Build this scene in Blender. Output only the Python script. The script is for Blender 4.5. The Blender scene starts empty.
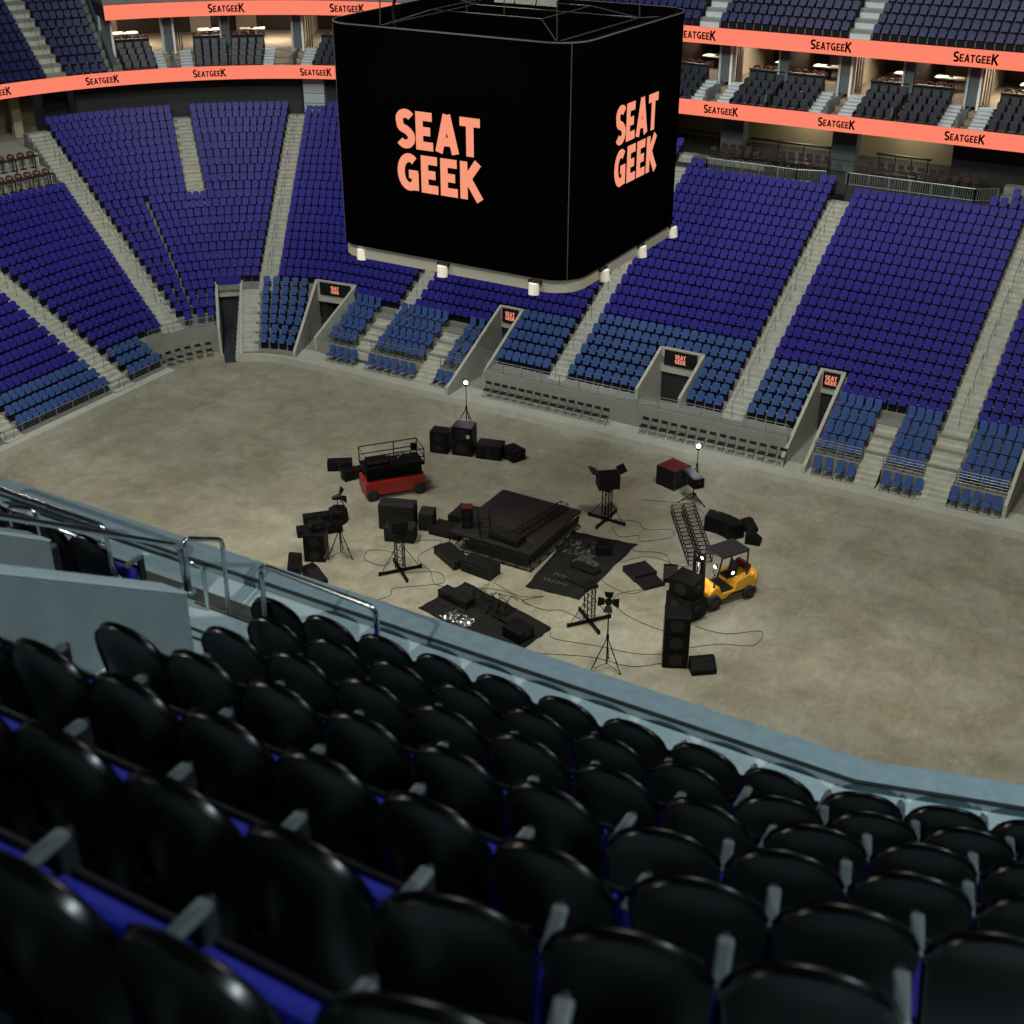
import bpy, math, random
from mathutils import Vector, Matrix
import numpy as np
random.seed(7)
scene = bpy.context.scene
COL = scene.collection
PI = math.pi
def R(a): return math.radians(a)
# ------------------------------------------------------------------ materials
def material(name, col, rough=.6, metal=0., spec=.5, noise=None, emit=None, bump=None, coat=0.):
    m = bpy.data.materials.new(name); m.use_nodes = True
    nt = m.node_tree; b = nt.nodes['Principled BSDF']
    b.inputs['Base Color'].default_value = (*col, 1)
    b.inputs['Roughness'].default_value = rough
    b.inputs['Metallic'].default_value = metal
    b.inputs['Specular IOR Level'].default_value = spec
    b.inputs['Coat Weight'].default_value = coat
    if emit:
        b.inputs['Emission Color'].default_value = (*emit[0], 1); b.inputs['Emission Strength'].default_value = emit[1]
    if noise:
        sc, amt, det = noise
        tc = nt.nodes.new('ShaderNodeTexCoord'); n = nt.nodes.new('ShaderNodeTexNoise')
        n.inputs['Scale'].default_value = sc; n.inputs['Detail'].default_value = det; n.inputs['Roughness'].default_value = .65
        nt.links.new(tc.outputs['Object'], n.inputs['Vector'])
        r = nt.nodes.new('ShaderNodeMapRange'); r.inputs[1].default_value = .3; r.inputs[2].default_value = .7
        r.inputs[3].default_value = 1 - amt; r.inputs[4].default_value = 1 + amt
        nt.links.new(n.outputs['Fac'], r.inputs[0])
        mx = nt.nodes.new('ShaderNodeVectorMath'); mx.operation = 'SCALE'; mx.inputs[0].default_value = col
        nt.links.new(r.outputs[0], mx.inputs['Scale']); nt.links.new(mx.outputs[0], b.inputs['Base Color'])
        if bump:
            bp = nt.nodes.new('ShaderNodeBump'); bp.inputs['Strength'].default_value = bump; bp.inputs['Distance'].default_value = .02
            nt.links.new(n.outputs['Fac'], bp.inputs['Height']); nt.links.new(bp.outputs[0], b.inputs['Normal'])
    return m
M = {}
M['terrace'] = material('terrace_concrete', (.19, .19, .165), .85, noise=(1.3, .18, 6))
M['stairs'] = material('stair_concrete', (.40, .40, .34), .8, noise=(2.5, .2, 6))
M['ledge'] = material('ledge_concrete', (.37, .365, .31), .8, noise=(.8, .12, 8))
M['wall'] = material('wall_concrete', (.22, .215, .18), .85, noise=(.9, .13, 8))
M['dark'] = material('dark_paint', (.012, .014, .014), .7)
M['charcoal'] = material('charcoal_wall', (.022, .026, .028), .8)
M['slate'] = material('slate_column', (.075, .10, .11), .6, noise=(1.5, .1, 3))
M['tan'] = material('tan_wall', (.25, .215, .14), .8, noise=(.5, .12, 4))
M['beige'] = material('beige_panel', (.45, .38, .28), .7)
M['brown'] = material('brown_panel', (.035, .016, .01), .5)
M['suite_floor'] = material('suite_carpet', (.30, .25, .18), .9, noise=(2, .1, 3))
M['suite_step'] = material('suite_step', (.45, .50, .52), .7)
M['white'] = material('white_laminate', (.8, .79, .74), .4)
M['bluegrey'] = material('blue_grey_frame', (.35, .42, .46), .5)
M['purple'] = material('purple_blue_seat', (.026, .021, .218), .42, spec=.3)
M['steel'] = material('steel_blue_seat', (.038, .080, .235), .5, spec=.3)
M['navy'] = material('navy_seat', (.004, .008, .020), .35)
M['deck'] = material('dimmed_upper_deck_seat', (.006, .008, .075), .4, spec=.25)  # darkened seat blue, puts the upper deck's weaker light into the colour
M['seat_dark'] = material('dark_seat_plastic', (.004, .004, .01), .7, spec=.2)  # near-black plastic of the seat base and side piece
M['red_stool'] = material('dull_red_upholstery', (.10, .013, .010), .5)
M['brown_stool'] = material('dark_brown_upholstery', (.028, .015, .014), .5)
M['metal'] = material('galvanised_rail', (.27, .28, .27), .4, metal=.6)
M['rail_dark'] = material('dark_rail', (.12, .125, .12), .5, metal=.5)
M['chrome'] = material('brushed_chrome', (.62, .66, .68), .22, metal=1.)
M['black'] = material('black_plastic', (.006, .006, .007), .5, spec=.4)
M['gear'] = material('black_gear_paint', (.0030, .0030, .0032), .5, spec=.16, noise=(6, .35, 4))
M['grille'] = material('speaker_grille', (.0045, .0045, .005), .6, spec=.15)
M['case'] = material('dark_flight_case', (.0075, .0075, .007), .5, spec=.2, noise=(8, .3, 4))
M['padded'] = material('charcoal_padding', (.014, .014, .013), .8, spec=.2, noise=(14, .3, 5))
M['cloth'] = material('black_floor_cloth', (.010, .010, .0095), .9, spec=.15, noise=(3, .35, 6), bump=.5)
M['greycloth'] = material('grey_crumpled_cloth', (.06, .058, .055), .9)
M['stagedeck'] = material('stage_deck', (.016, .015, .0135), .45, spec=.28, noise=(2, .35, 6))
M['red'] = material('red_enamel', (.26, .014, .010), .4, noise=(3, .12, 3))
M['darkred'] = material('dull_red_lid', (.075, .008, .009), .5, spec=.3)
M['yellow'] = material('yellow_enamel', (.72, .36, .03), .38)
M['tyre'] = material('rubber_tyre', (.008, .008, .008), .85)
M['hub'] = material('dark_hub', (.022, .022, .022), .5, metal=.3)
M['screen'] = material('unlit_led_screen', (.0008, .0008, .0009), .9, spec=0.)
M['edge'] = material('screen_edge', (.09, .09, .09), .5, metal=.4)
M['ring'] = material('grey_ring', (.34, .33, .28), .6)
M['lampwhite'] = material('white_lamp_housing', (.8, .78, .7), .4)
M['logo'] = material('coral_letters', (.02, .01, .01), .9, spec=0., emit=((1.0, .34, .20), .92))
M['signlogo'] = material('coral_sign_letters', (.02, .01, .01), .9, spec=0., emit=((1.0, .30, .2), .9))
M['ribbon'] = material('coral_led_ribbon', (.02, .01, .01), .9, spec=0., emit=((1.0, .232, .142), .97))
M['ink'] = material('black_letters', (.004, .002, .002), .9, spec=0.)
M['bulb'] = material('glowing_lamp', (1, 1, 1), .5, emit=((.80, .85, 1.), 30.))
M['clothwhite'] = material('faded_marks', (.055, .055, .052), .8)
M['shell'] = material('glossy_black_seat_shell', (.0005, .0007, .0008), .29, spec=.33)
M['pad'] = material('deep_blue_upholstery', (.014, .017, .27), .6, noise=(60, .25, 3))
M['arm'] = material('grey_armrest', (.085, .10, .105), .34)
M['near_tread'] = material('pale_blue_grey_concrete', (.44, .54, .56), .75, noise=(7, .12, 8), bump=.15)
M['near_wall'] = material('blue_grey_painted_wall', (.155, .19, .20), .8, noise=(5, .1, 8), bump=.2)
M['parapet'] = material('parapet_concrete', (.20, .28, .32), .75, noise=(9, .14, 8))
M['strip'] = material('black_rubber_strip', (.008, .014, .016), .6)
M['nosing'] = material('dark_stair_nosing', (.03, .035, .036), .6)
M['foil'] = material('crumpled_silver_foil', (.5, .5, .48), .16, metal=1.)
M['cable'] = material('black_cable', (.03, .028, .022), .7)

def floor_material():
    m = bpy.data.materials.new('worn_arena_concrete'); m.use_nodes = True
    nt = m.node_tree; b = nt.nodes['Principled BSDF']; N = nt.nodes.new; L = nt.links.new
    tc = N('ShaderNodeTexCoord')
    def noise(sc, det, rough=.6, dist=0., stretch=None):
        n = N('ShaderNodeTexNoise'); n.inputs['Scale'].default_value = sc; n.inputs['Detail'].default_value = det
        n.inputs['Roughness'].default_value = rough; n.inputs['Distortion'].default_value = dist
        if stretch:
            mp = N('ShaderNodeMapping'); mp.inputs['Rotation'].default_value = (0, 0, R(stretch[1])); mp.inputs['Scale'].default_value = stretch[0]
            L(tc.outputs['Object'], mp.inputs[0]); L(mp.outputs[0], n.inputs['Vector'])
        else: L(tc.outputs['Object'], n.inputs['Vector'])
        return n
    def rng(src, a, b_, c, d):
        r = N('ShaderNodeMapRange'); r.inputs[1].default_value = a; r.inputs[2].default_value = b_
        r.inputs[3].default_value = c; r.inputs[4].default_value = d; L(src, r.inputs[0]); return r.outputs[0]
    def mul(a, b2):
        x = N('ShaderNodeMath'); x.operation = 'MULTIPLY'; L(a, x.inputs[0]); L(b2, x.inputs[1]); return x.outputs[0]
    big = rng(noise(.12, 5).outputs['Fac'], .3, .7, .86, 1.14)
    mid = rng(noise(.9, 8, .7, .8).outputs['Fac'], .3, .7, .78, 1.2)
    fine = rng(noise(5, 6, .75, 0, ((1, .35, 1), 35)).outputs['Fac'], .3, .7, .86, 1.14)
    scr = rng(noise(2.2, 9, .8, 2.5, ((1, .22, 1), -28)).outputs['Fac'], .58, .74, 1., 1.7)
    f = mul(mul(big, mid), mul(fine, scr))
    ramp = N('ShaderNodeMixRGB'); ramp.inputs[1].default_value = (.215, .198, .140, 1); ramp.inputs[2].default_value = (.275, .262, .205, 1)
    L(rng(noise(.35, 4).outputs['Fac'], .35, .65, 0, 1), ramp.inputs[0])
    sc = N('ShaderNodeVectorMath'); sc.operation = 'SCALE'; L(ramp.outputs[0], sc.inputs[0]); L(f, sc.inputs['Scale'])
    L(sc.outputs[0], b.inputs['Base Color'])
    L(rng(noise(1.5, 6).outputs['Fac'], .3, .7, .45, .75), b.inputs['Roughness']); b.inputs['Specular IOR Level'].default_value = .3
    return m
M['floor'] = floor_material()
# ------------------------------------------------------------------ mesh builder
class MB:
    def __init__(s): s.v = []; s.f = []
    def add(s, vs, fs):
        o = len(s.v); s.v += [tuple(v) for v in vs]; s.f += [tuple(i + o for i in f) for f in fs]; return s
    def box(s, c, d, rz=0., rx=0., ry=0., taper=1.):
        x, y, z = d[0]/2, d[1]/2, d[2]/2
        vs = [Vector((sx*x*(taper if sz > 0 else 1), sy*y*(taper if sz > 0 else 1), sz*z)) for sz in (-1, 1) for sx, sy in ((-1,-1),(1,-1),(1,1),(-1,1))]
        if rx or ry or rz:
            m = Matrix.Rotation(rz, 3, 'Z') @ Matrix.Rotation(ry, 3, 'Y') @ Matrix.Rotation(rx, 3, 'X'); vs = [m @ v for v in vs]
        c = Vector(c)
        return s.add([v + c for v in vs], [(3,2,1,0),(4,5,6,7),(0,1,5,4),(1,2,6,5),(2,3,7,6),(3,0,4,7)])
    def bb(s, x0, x1, y0, y1, z0, z1): return s.box(((x0+x1)/2, (y0+y1)/2, (z0+z1)/2), (abs(x1-x0), abs(y1-y0), abs(z1-z0)))
    def prism(s, poly, z0, z1):           # polygon in XY extruded in Z
        n = len(poly)
        return s.add([(x, y, z0) for x, y in poly] + [(x, y, z1) for x, y in poly],
                     [tuple(range(n-1, -1, -1)), tuple(range(n, 2*n))] + [(i, (i+1) % n, (i+1) % n + n, i+n) for i in range(n)])
    def prism_y(s, poly, y0, y1, ox=0, oz=0):   # polygon in XZ extruded along Y
        n = len(poly)
        return s.add([(x+ox, y0, z+oz) for x, z in poly] + [(x+ox, y1, z+oz) for x, z in poly],
                     [tuple(range(n)), tuple(range(2*n-1, n-1, -1))] + [(i+n, (i+1) % n + n, (i+1) % n, i) for i in range(n)])
    def prism_x(s, poly, x0, x1):         # polygon in YZ extruded along X
        n = len(poly)
        return s.add([(x0, y, z) for y, z in poly] + [(x1, y, z) for y, z in poly],
                     [tuple(range(n-1, -1, -1)), tuple(range(n, 2*n))] + [(i, (i+1) % n, (i+1) % n + n, i+n) for i in range(n)])
    def tube(s, pts, r, n=6, closed=False):
        pts = [Vector(p) for p in pts]; k = len(pts); rings = []
        up = Vector((0, 0, 1)); prev = None
        for i, p in enumerate(pts):
            if closed: d = pts[(i+1) % k] - pts[i-1]
            else: d = pts[min(i+1, k-1)] - pts[max(i-1, 0)]
            if d.length < 1e-9: d = Vector((0, 0, 1))
            d.normalize()
            a = d.cross(prev if prev is not None else (up if abs(d.z) < .95 else Vector((1, 0, 0))))
            if a.length < 1e-6: a = d.cross(Vector((1, 0, 0)))
            a.normalize(); b = a.cross(d).normalized(); prev = b.cross(a) if False else (up if abs(d.z) < .95 else Vector((1, 0, 0)))
            prev = None
            rr = r[i] if isinstance(r, (list, tuple)) else r
            rings.append([p + a*math.cos(2*PI*j/n)*rr + b*math.sin(2*PI*j/n)*rr for j in range(n)])
        vs = [v for ring in rings for v in ring]; fs = []
        m = k if closed else k-1
        for i in range(m):
            i2 = (i+1) % k
            fs += [(i*n+j, i*n+(j+1) % n, i2*n+(j+1) % n, i2*n+j) for j in range(n)]
        if not closed: fs += [tuple(range(n-1, -1, -1)), tuple(range((k-1)*n, k*n))]
        return s.add(vs, fs)
    def cyl(s, p, q, r, n=12): return s.tube([p, q], r, n)
    def wheel(s, c, r, w, n=20, axis='y'):
        c = Vector(c); d = Vector((0, w/2, 0)) if axis == 'y' else Vector((w/2, 0, 0))
        e = d*.75
        return s.tube([c-d, c-e, c+e, c+d], [r*.88, r, r, r*.88], n)
    def build(s, name, mat, parent=None, smooth=False, bevel=0.):
        me = bpy.data.meshes.new(name); me.from_pydata(s.v, [], s.f); me.update()
        me.materials.append(mat if not isinstance(mat, str) else M[mat])
        if smooth: me.polygons.foreach_set('use_smooth', [True]*len(me.polygons))
        o = bpy.data.objects.new(name, me); COL.objects.link(o)
        if parent is not None: o.parent = parent
        if bevel:
            b = o.modifiers.new('bevel', 'BEVEL'); b.width = bevel; b.segments = 2; b.limit_method = 'ANGLE'; b.angle_limit = R(40)
        return o
def box(name, mat, c, d, parent=None, rz=0., rx=0., ry=0., bevel=0.): return MB().box(c, d, rz, rx, ry).build(name, mat, parent, bevel=bevel)
def tag(o, label, cat, group=None, kind=None):
    o['label'] = label; o['category'] = cat
    if group: o['group'] = group
    if kind: o['kind'] = kind
    return o
def part_label(o, label): o['label'] = label; return o
def empty(name, loc, rz=0.):
    o = bpy.data.objects.new(name, None); o.empty_display_size = .2; o.location = loc; o.rotation_euler = (0, 0, rz); COL.objects.link(o); return o
def struct(o): o['kind'] = 'structure'; return o
def copy_tree(o, parent=None):
    c = o.copy(); COL.objects.link(c)
    if parent is not None: c.parent = parent
    for ch in o.children: copy_tree(ch, c)
    return c
ONES = 'zeroth first second third fourth fifth sixth seventh eighth ninth tenth eleventh twelfth thirteenth fourteenth fifteenth sixteenth seventeenth eighteenth nineteenth twentieth'.split()
def nth(n):
    if n <= 20: return ONES[n]
    t = n // 10; tens = {2: 'twenty', 3: 'thirty', 4: 'forty', 5: 'fifty'}[t]
    return tens + '-' + ONES[n % 10] if n % 10 else {3: 'thirtieth', 4: 'fortieth', 5: 'fiftieth'}[t]
# ------------------------------------------------------------------ letters (flat polygons, one unit high)
def stroke(pts, w):
    pts = [Vector((p[0], p[1])) for p in pts]; L_, R_ = [], []
    for i, p in enumerate(pts):
        a = pts[i] - pts[i-1] if i else pts[1] - pts[0]; b = pts[i+1] - p if i < len(pts)-1 else a
        a = a.normalized(); b = b.normalized(); n1 = Vector((-a.y, a.x)); n2 = Vector((-b.y, b.x)); n = n1 + n2
        if n.length < 1e-6: n = n1
        n.normalize(); k = 1/max(.5, n.dot(n1)); L_.append(p + n*w/2*k); R_.append(p - n*w/2*k)
    vs = [(v.x, v.y) for v in L_] + [(v.x, v.y) for v in R_]; m = len(pts)
    return vs, [(i+m, i+1+m, i+1, i) for i in range(m-1)]
def arc(cx, cy, rx, ry, a0, a1, n=10): return [(cx + rx*math.cos(R(a0+(a1-a0)*i/n)), cy + ry*math.sin(R(a0+(a1-a0)*i/n))) for i in range(n+1)]
def glyph(ch, w=.21):
    h = w/2; out = []
    if ch == 'E': out = [[(h, 0), (h, 1)], [(0, 1-h), (.52, 1-h)], [(0, .5), (.46, .5)], [(0, h), (.54, h)]]; adv = .62
    elif ch == 'A': out = [[(.10, 0), (.36, 1)], [(.62, 0), (.36, 1)], [(.2, .3), (.52, .3)]]; adv = .76
    elif ch == 'T': out = [[(.31, 0), (.31, 1)], [(0, 1-h), (.62, 1-h)]]; adv = .68
    elif ch == 'K': out = [[(h, 0), (h, 1)], [(.15, .45), (.56, 1.0)], [(.22, .58), (.62, .0)]]; adv = .70
    elif ch == 'S': out = [arc(.30, .74, .2, .17, 30, 200, 10) + arc(.26, .68, .16, .17, 200, 262, 4)[1:] + [(.34, .47)] + arc(.28, .28, .2, .18, 55, -150, 12)]; adv = .62
    elif ch == 'G': out = [arc(.38, .5, .27, .39, 52, 315, 18), [(.56, .02), (.56, .5)], [(.36, .45), (.66, .45)]]; adv = .76
    return [stroke(o, w) for o in out], adv
def letters(text, mapf, size, w=.21, scales=None):
    mb = MB(); x = 0
    for i, ch in enumerate(text):
        g, adv = glyph(ch, w); sc, dy = (scales[i] if scales else (1., 0.))
        for vs, fs in g:
            mb.add([mapf((x + vx*sc)*size, (vy*sc + dy)*size) for vx, vy in vs], fs)
        x += adv*sc
    return mb, x*size
def text_width(text, scales=None):
    return sum(glyph(ch)[1]*(scales[i][0] if scales else 1.) for i, ch in enumerate(text))
# ------------------------------------------------------------------ arena plan: rounded corner of the bowl
CX, CY, CR = -48.5, 52.4, 5.0
def pos(kind, s, d):
    if kind == 'far': return (s, CY+CR+d)
    if kind == 'end': return (CX-CR-d, s)
    a = R(s); r = CR+d; return (CX - r*math.cos(a), CY + r*math.sin(a))
def heading(kind, s):                  # rotation so that local -Y looks to the floor
    if kind == 'far': return 0.
    if kind == 'end': return PI/2
    return R(90 - s)
def samples(kind, s0, s1):
    if kind == 'cor':
        n = max(1, int(abs(s1-s0)/3)); return [s0+(s1-s0)*i/n for i in range(n+1)]
    return [s0, s1]
def d_row(r): return .87 + .71*r
def z_tread(d): return .07 + .52*d
def sweep(mb, segs, profile):
    """segs = list of (kind, s0, s1) in running order; profile = [(d, z)] from front to back, capped at both ends."""
    st = []
    for kind, a, b in segs:
        for s in samples(kind, a, b):
            p = [(*pos(kind, s, d), z) for d, z in profile]
            if st and (Vector(st[-1][0]) - Vector(p[0])).length < 1e-4 and (Vector(st[-1][-1]) - Vector(p[-1])).length < 1e-4: continue
            st.append(p)
    n = len(profile); vs = [v for p in st for v in p]
    fs = [(i*n+j, (i+1)*n+j, (i+1)*n+j+1, i*n+j+1) for i in range(len(st)-1) for j in range(n-1)]
    fs += [tuple(range(n)), tuple(range(len(st)*n-1, (len(st)-1)*n-1, -1))]
    return mb.add(vs, fs)
def terrace_profile(r0, r1, zb, dfront=None, dback=None):
    d0 = dfront if dfront is not None else d_row(r0)-.51
    p = [(d0, zb)]
    for r in range(r0, r1+1):
        z = z_tread(d_row(r)); p.append((d0 if r == r0 else d_row(r)-.51, z)); p.append((d_row(r)+.2, z))
    if dback: p[-1] = (dback, p[-1][1])
    p.append((p[-1][0], zb)); return p
# ================================================================== FLOOR, LEDGES AND TERRACES
def floor_mesh():
    return MB().add([(-58, 28, 0), (14, 28, 0), (14, 62, 0), (-58, 62, 0)], [(0, 1, 2, 3)])
o = struct(floor_mesh().build('floor', 'floor'))
mb = MB(); sweep(mb, [('end', 28, CY), ('cor', 0, 2.5)], [(0, 0), (0, .40), (.58, .42), (.58, 0)])
struct(mb.build('trim_kerb_end', 'ledge'))
mb = MB(); sweep(mb, [('cor', 51.6, 90), ('far', CX, 4)], [(0, 0), (.02, .40), (.04, .41), (1.72, .41), (1.72, 0)])
struct(mb.build('floor_ledge', 'ledge'))
LOWFRONT = 1.7
def folding_profile(rtop):
    p = [(LOWFRONT, .41)]
    ds = [2.1 + .83*j for j in range(4)]
    for j, d in enumerate(ds):
        z = z_tread(d); p += [(LOWFRONT if j == 0 else d-.55, z), (d+.28, z)]
    for r in range(6, rtop+1):
        z = z_tread(d_row(r)); p += [(max(d_row(r)-.51, p[-1][0]), z), (d_row(r)+.2, z)]
    p.append((p[-1][0], .41)); return p
T = [
    ('terrace_left_end', [('end', 28, CY), ('cor', 0, 2.5)], terrace_profile(0, 19, 0, dfront=.56)),
    ('terrace_left_corner', [('cor', 2.5, 18.5)], terrace_profile(3, 19, 0, dfront=2.2)),
    ('terrace_corner', [('cor', 18.5, 40.2)], terrace_profile(3, 27, 0, dfront=2.2)),
    ('terrace_over_corner_tunnel', [('cor', 40.2, 51.6)], terrace_profile(7, 27, 2.75)),
    ('terrace_corner_right', [('cor', 51.6, 78.5)], terrace_profile(0, 27, 0, dfront=.34)),
    ('terrace_over_first_tunnel', [('cor', 78.5, 90), ('far', CX, -47.6)], terrace_profile(7, 27, 2.75)),
    ('terrace_left_platforms', [('far', -47.6, -37.62)], folding_profile(27)),
    ('terrace_over_second_tunnel', [('far', -37.62, -36.1)], terrace_profile(8, 27, 3.1)),
    ('terrace_middle_left', [('far', -36.1, -27.1)], terrace_profile(3, 27, .41, dfront=LOWFRONT)),
    ('terrace_over_third_tunnel', [('far', -27.1, -24.5)], terrace_profile(7, 24, 2.75)),
    ('terrace_middle_right', [('far', -24.5, -18.25)], terrace_profile(3, 24, .41, dfront=LOWFRONT)),
    ('terrace_over_fourth_tunnel', [('far', -18.25, -16.95)], terrace_profile(8, 24, 3.1)),
    ('terrace_right_platforms', [('far', -16.95, -13.2)], folding_profile(24)),
    ('terrace_right_platforms', [('far', -13.2, -7.3)], folding_profile(28)),
    ('terrace_far_right', [('far', -7.3, 4)], terrace_profile(8, 28, 3.1)),
]
for name, segs, prof in T:
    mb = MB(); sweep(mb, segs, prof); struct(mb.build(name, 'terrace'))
mb = MB()
for r in range(0, 7):
    d1 = d_row(r)+.2; pm = 88.5 - 10*(d1-.4)/5.
    sweep(mb, [('cor', 78.5, pm)], [((.34 if r == 0 else d_row(r)-.51), 0), ((.34 if r == 0 else d_row(r)-.51), z_tread(d_row(r))), (d1, z_tread(d_row(r))), (d1, 0)])
for r in range(3, 7):
    f = 2.2 if r == 3 else d_row(r)-.51; sweep(mb, [('cor', 40.1, 40.2+max(0, f-1.5)*.83)], [(f, 0), (f, z_tread(d_row(r))), (d_row(r)+.2, z_tread(d_row(r))), (d_row(r)+.2, 0)])
struct(mb.build('terrace_wedge', 'terrace'))
# front wall faces of the bowl, pale concrete
def wall_panel(name, segs, d, z0, z1, t=.12, mat='wall'):
    mb = MB(); sweep(mb, segs, [(d-t, z0), (d-t, z1), (d, z1), (d, z0)]); return struct(mb.build(name, mat))
wall_panel('wall_front_middle', [('far', -36.1, -18.25)], LOWFRONT+.02, .41, 1.66)
wall_panel('wall_front_left', [('far', -47.6, -40.2)], LOWFRONT+.02, .41, 1.18)
wall_panel('wall_front_left_short', [('far', -39.1, -37.6)], LOWFRONT+.02, .41, 1.18)
wall_panel('wall_front_right', [('far', -16.95, -14.5)], LOWFRONT+.02, .41, 1.18)
wall_panel('wall_front_right_middle', [('far', -13.4, -11.45)], LOWFRONT+.02, .41, 1.18)
wall_panel('wall_front_right_end', [('far', -9.9, -7.4)], LOWFRONT+.02, .41, 1.18)
wall_panel('wall_front_corner', [('cor', 2.5, 40)], 2.22, 0, 1.68)
mb = MB(); sweep(mb, [('far', -27.1, -24.5)], [(LOWFRONT, .41), (LOWFRONT, 1.63), (2.5, 1.63), (2.5, .41)]); struct(mb.build('terrace_walkway', 'terrace'))
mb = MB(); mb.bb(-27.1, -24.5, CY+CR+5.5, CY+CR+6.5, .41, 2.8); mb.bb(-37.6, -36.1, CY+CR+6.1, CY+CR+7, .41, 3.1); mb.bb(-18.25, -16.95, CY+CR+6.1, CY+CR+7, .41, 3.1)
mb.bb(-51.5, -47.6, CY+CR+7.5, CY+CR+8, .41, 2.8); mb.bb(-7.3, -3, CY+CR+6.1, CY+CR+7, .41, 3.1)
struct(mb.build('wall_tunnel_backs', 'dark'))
# the flat floor inside the tunnels of the far side
mb = MB(); mb.bb(-51.5, 2, CY+CR+1.6, CY+CR+8, .3, .40); struct(mb.build('floor_tunnels', 'wall'))

# ================================================================== TUNNELS
def slope_wall(mb, p0, p1, z0t, z1t, t=.16, zb=.0):
    """wall from plan point p0 to p1 with its top rising from z0t to z1t"""
    a = Vector(p0); b = Vector(p1); d = (b-a).normalized(); n = Vector((-d.y, d.x))*t/2
    q = [a-n, a+n, b+n, b-n]; zt = [z0t, z0t, z1t, z1t]
    mb.add([(v.x, v.y, zb) for v in q] + [(v.x, v.y, z) for v, z in zip(q, zt)], [(3,2,1,0),(4,5,6,7),(0,1,5,4),(1,2,6,5),(2,3,7,6),(3,0,4,7)])
def sign_text(parent, cx, cy, cz, h, rz=0., mat='signlogo', name='lettering', gap=.14, w=.22):
    g = MB()
    for k, word in enumerate(('SEAT', 'GEEK')):
        tw = text_width(word)*h
        def mp(u, v, k=k, tw=tw): return (u - tw/2, 0, v + (gap*h/2 if k == 0 else -h*(1+gap/2)))
        m2, _ = letters(word, mp, h, w); g.add(m2.v, m2.f)
    o = g.build(name, mat, parent); o.location = (cx, cy, cz); o.rotation_euler = (0, 0, rz); return o
def tunnel(label, walls, sign=None, header=None, zb=.0, group='tunnel entrances of the far stand'):
    c = Vector(walls[0][0]); root = empty('tunnel_entrance', (c.x, c.y, zb))
    L_ = lambda p: (p[0]-c.x, p[1]-c.y)
    for w in walls:
        mb = MB(); slope_wall(mb, L_(w[0]), L_(w[1]), w[2]-zb, w[3]-zb, .17, 0); mb.build('side_wall', 'ledge', root)
    if header:
        (p0, p1, z0, z1) = header; mb = MB(); slope_wall(mb, L_(p0), L_(p1), z1-zb, z1-zb, .2, z0-zb); mb.build('header', 'ledge', root)
        if sign:
            a = Vector(L_(p0)); b = Vector(L_(p1)); m = (a+b)/2; d = (b-a).normalized(); n = Vector((d.y, -d.x)); ang = math.atan2(d.y, d.x)
            w = (b-a).length*sign[0]; h = sign[1]; zc = z1 - zb - .08 - h/2
            s = box('sign_screen', 'black', (m.x+n.x*.14, m.y+n.y*.14, zc), (w, .08, h), root, rz=ang)
            l = sign_text(s, m.x+n.x*.19, m.y+n.y*.19, zc, h*.28, ang)
    return tag(root, label, 'tunnel', group)
Y0 = CY+CR
tunnel('concrete tunnel with splayed walls and small lit sign, leftmost on the far stand',
       [((-48.62, Y0+.25), (-50.4, Y0+5.1), .75, 3.6), ((-48.2, Y0+1.8), (-47.62, Y0+5.4), 1.25, 3.6)],
       sign=(.78, .78), header=((-50.4, Y0+5.1), (-47.62, Y0+5.4), 2.25, 3.6), zb=.41)
tunnel('narrow sloping-walled tunnel whose mouth stands behind the lit tripod lamp',
       [((-37.62, Y0+.05), (-37.62, Y0+6.1), .85, 3.9), ((-36.15, Y0+1.75), (-36.15, Y0+6.1), 1.6, 3.9)],
       sign=(.8, .85), header=((-37.55, Y0+6.05), (-36.2, Y0+6.05), 2.6, 3.9), zb=.41)
tunnel('short square tunnel opening above the two rows of black chairs',
       [((-27.05, Y0+2.4), (-27.05, Y0+5.5), 2.2, 3.6), ((-24.55, Y0+2.4), (-24.55, Y0+5.5), 2.2, 3.6)],
       sign=(.8, .85), header=((-27.0, Y0+5.45), (-24.6, Y0+5.45), 2.2, 3.6), zb=.41)
tunnel('deep black tunnel between sloping walls right of the black chairs',
       [((-18.2, Y0+.95), (-18.2, Y0+6.1), .95, 3.9), ((-17.0, Y0+.7), (-17.0, Y0+6.1), .8, 3.9)],
       sign=(.8, .85), header=((-18.15, Y0+6.05), (-17.05, Y0+6.05), 2.6, 3.9), zb=.41)
tunnel('concrete tunnel wall at the right edge beside the blue chairs',
       [((-7.35, Y0+.9), (-7.35, Y0+6.1), 1.1, 3.9), ((-5.9, Y0+.9), (-5.9, Y0+6.1), 1.1, 3.9)], zb=.41)
pl, pr_ = pos('cor', 40.2, 1.5), pos('cor', 43.6, 5.6); ql, qr = pos('cor', 51.6, .1), pos('cor', 52.0, 5.6)
tn = tunnel('tall dark corner tunnel under a purple draped rail', [(pl, pr_, 1.7, 3.3), (ql, qr, .5, 3.3)], header=(pr_, qr, 2.3, 3.2), zb=0., group=None)
a, b = Vector(pr_), Vector(qr); m = (a+b)/2 - Vector(pl); ang = math.atan2((b-a).y, (b-a).x)
part_label(box('banner', M['purple'], (m.x+.12, m.y-.16, 3.36), ((b-a).length, .08, .5), tn, rz=ang), 'purple drape over the rail')
mb = MB(); sweep(mb, [('cor', 40.2, 51.6)], [(5.78, 0), (5.78, 2.7), (5.95, 2.7), (5.95, 0)]); struct(mb.build('wall_corner_tunnel_back', 'charcoal'))
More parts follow.
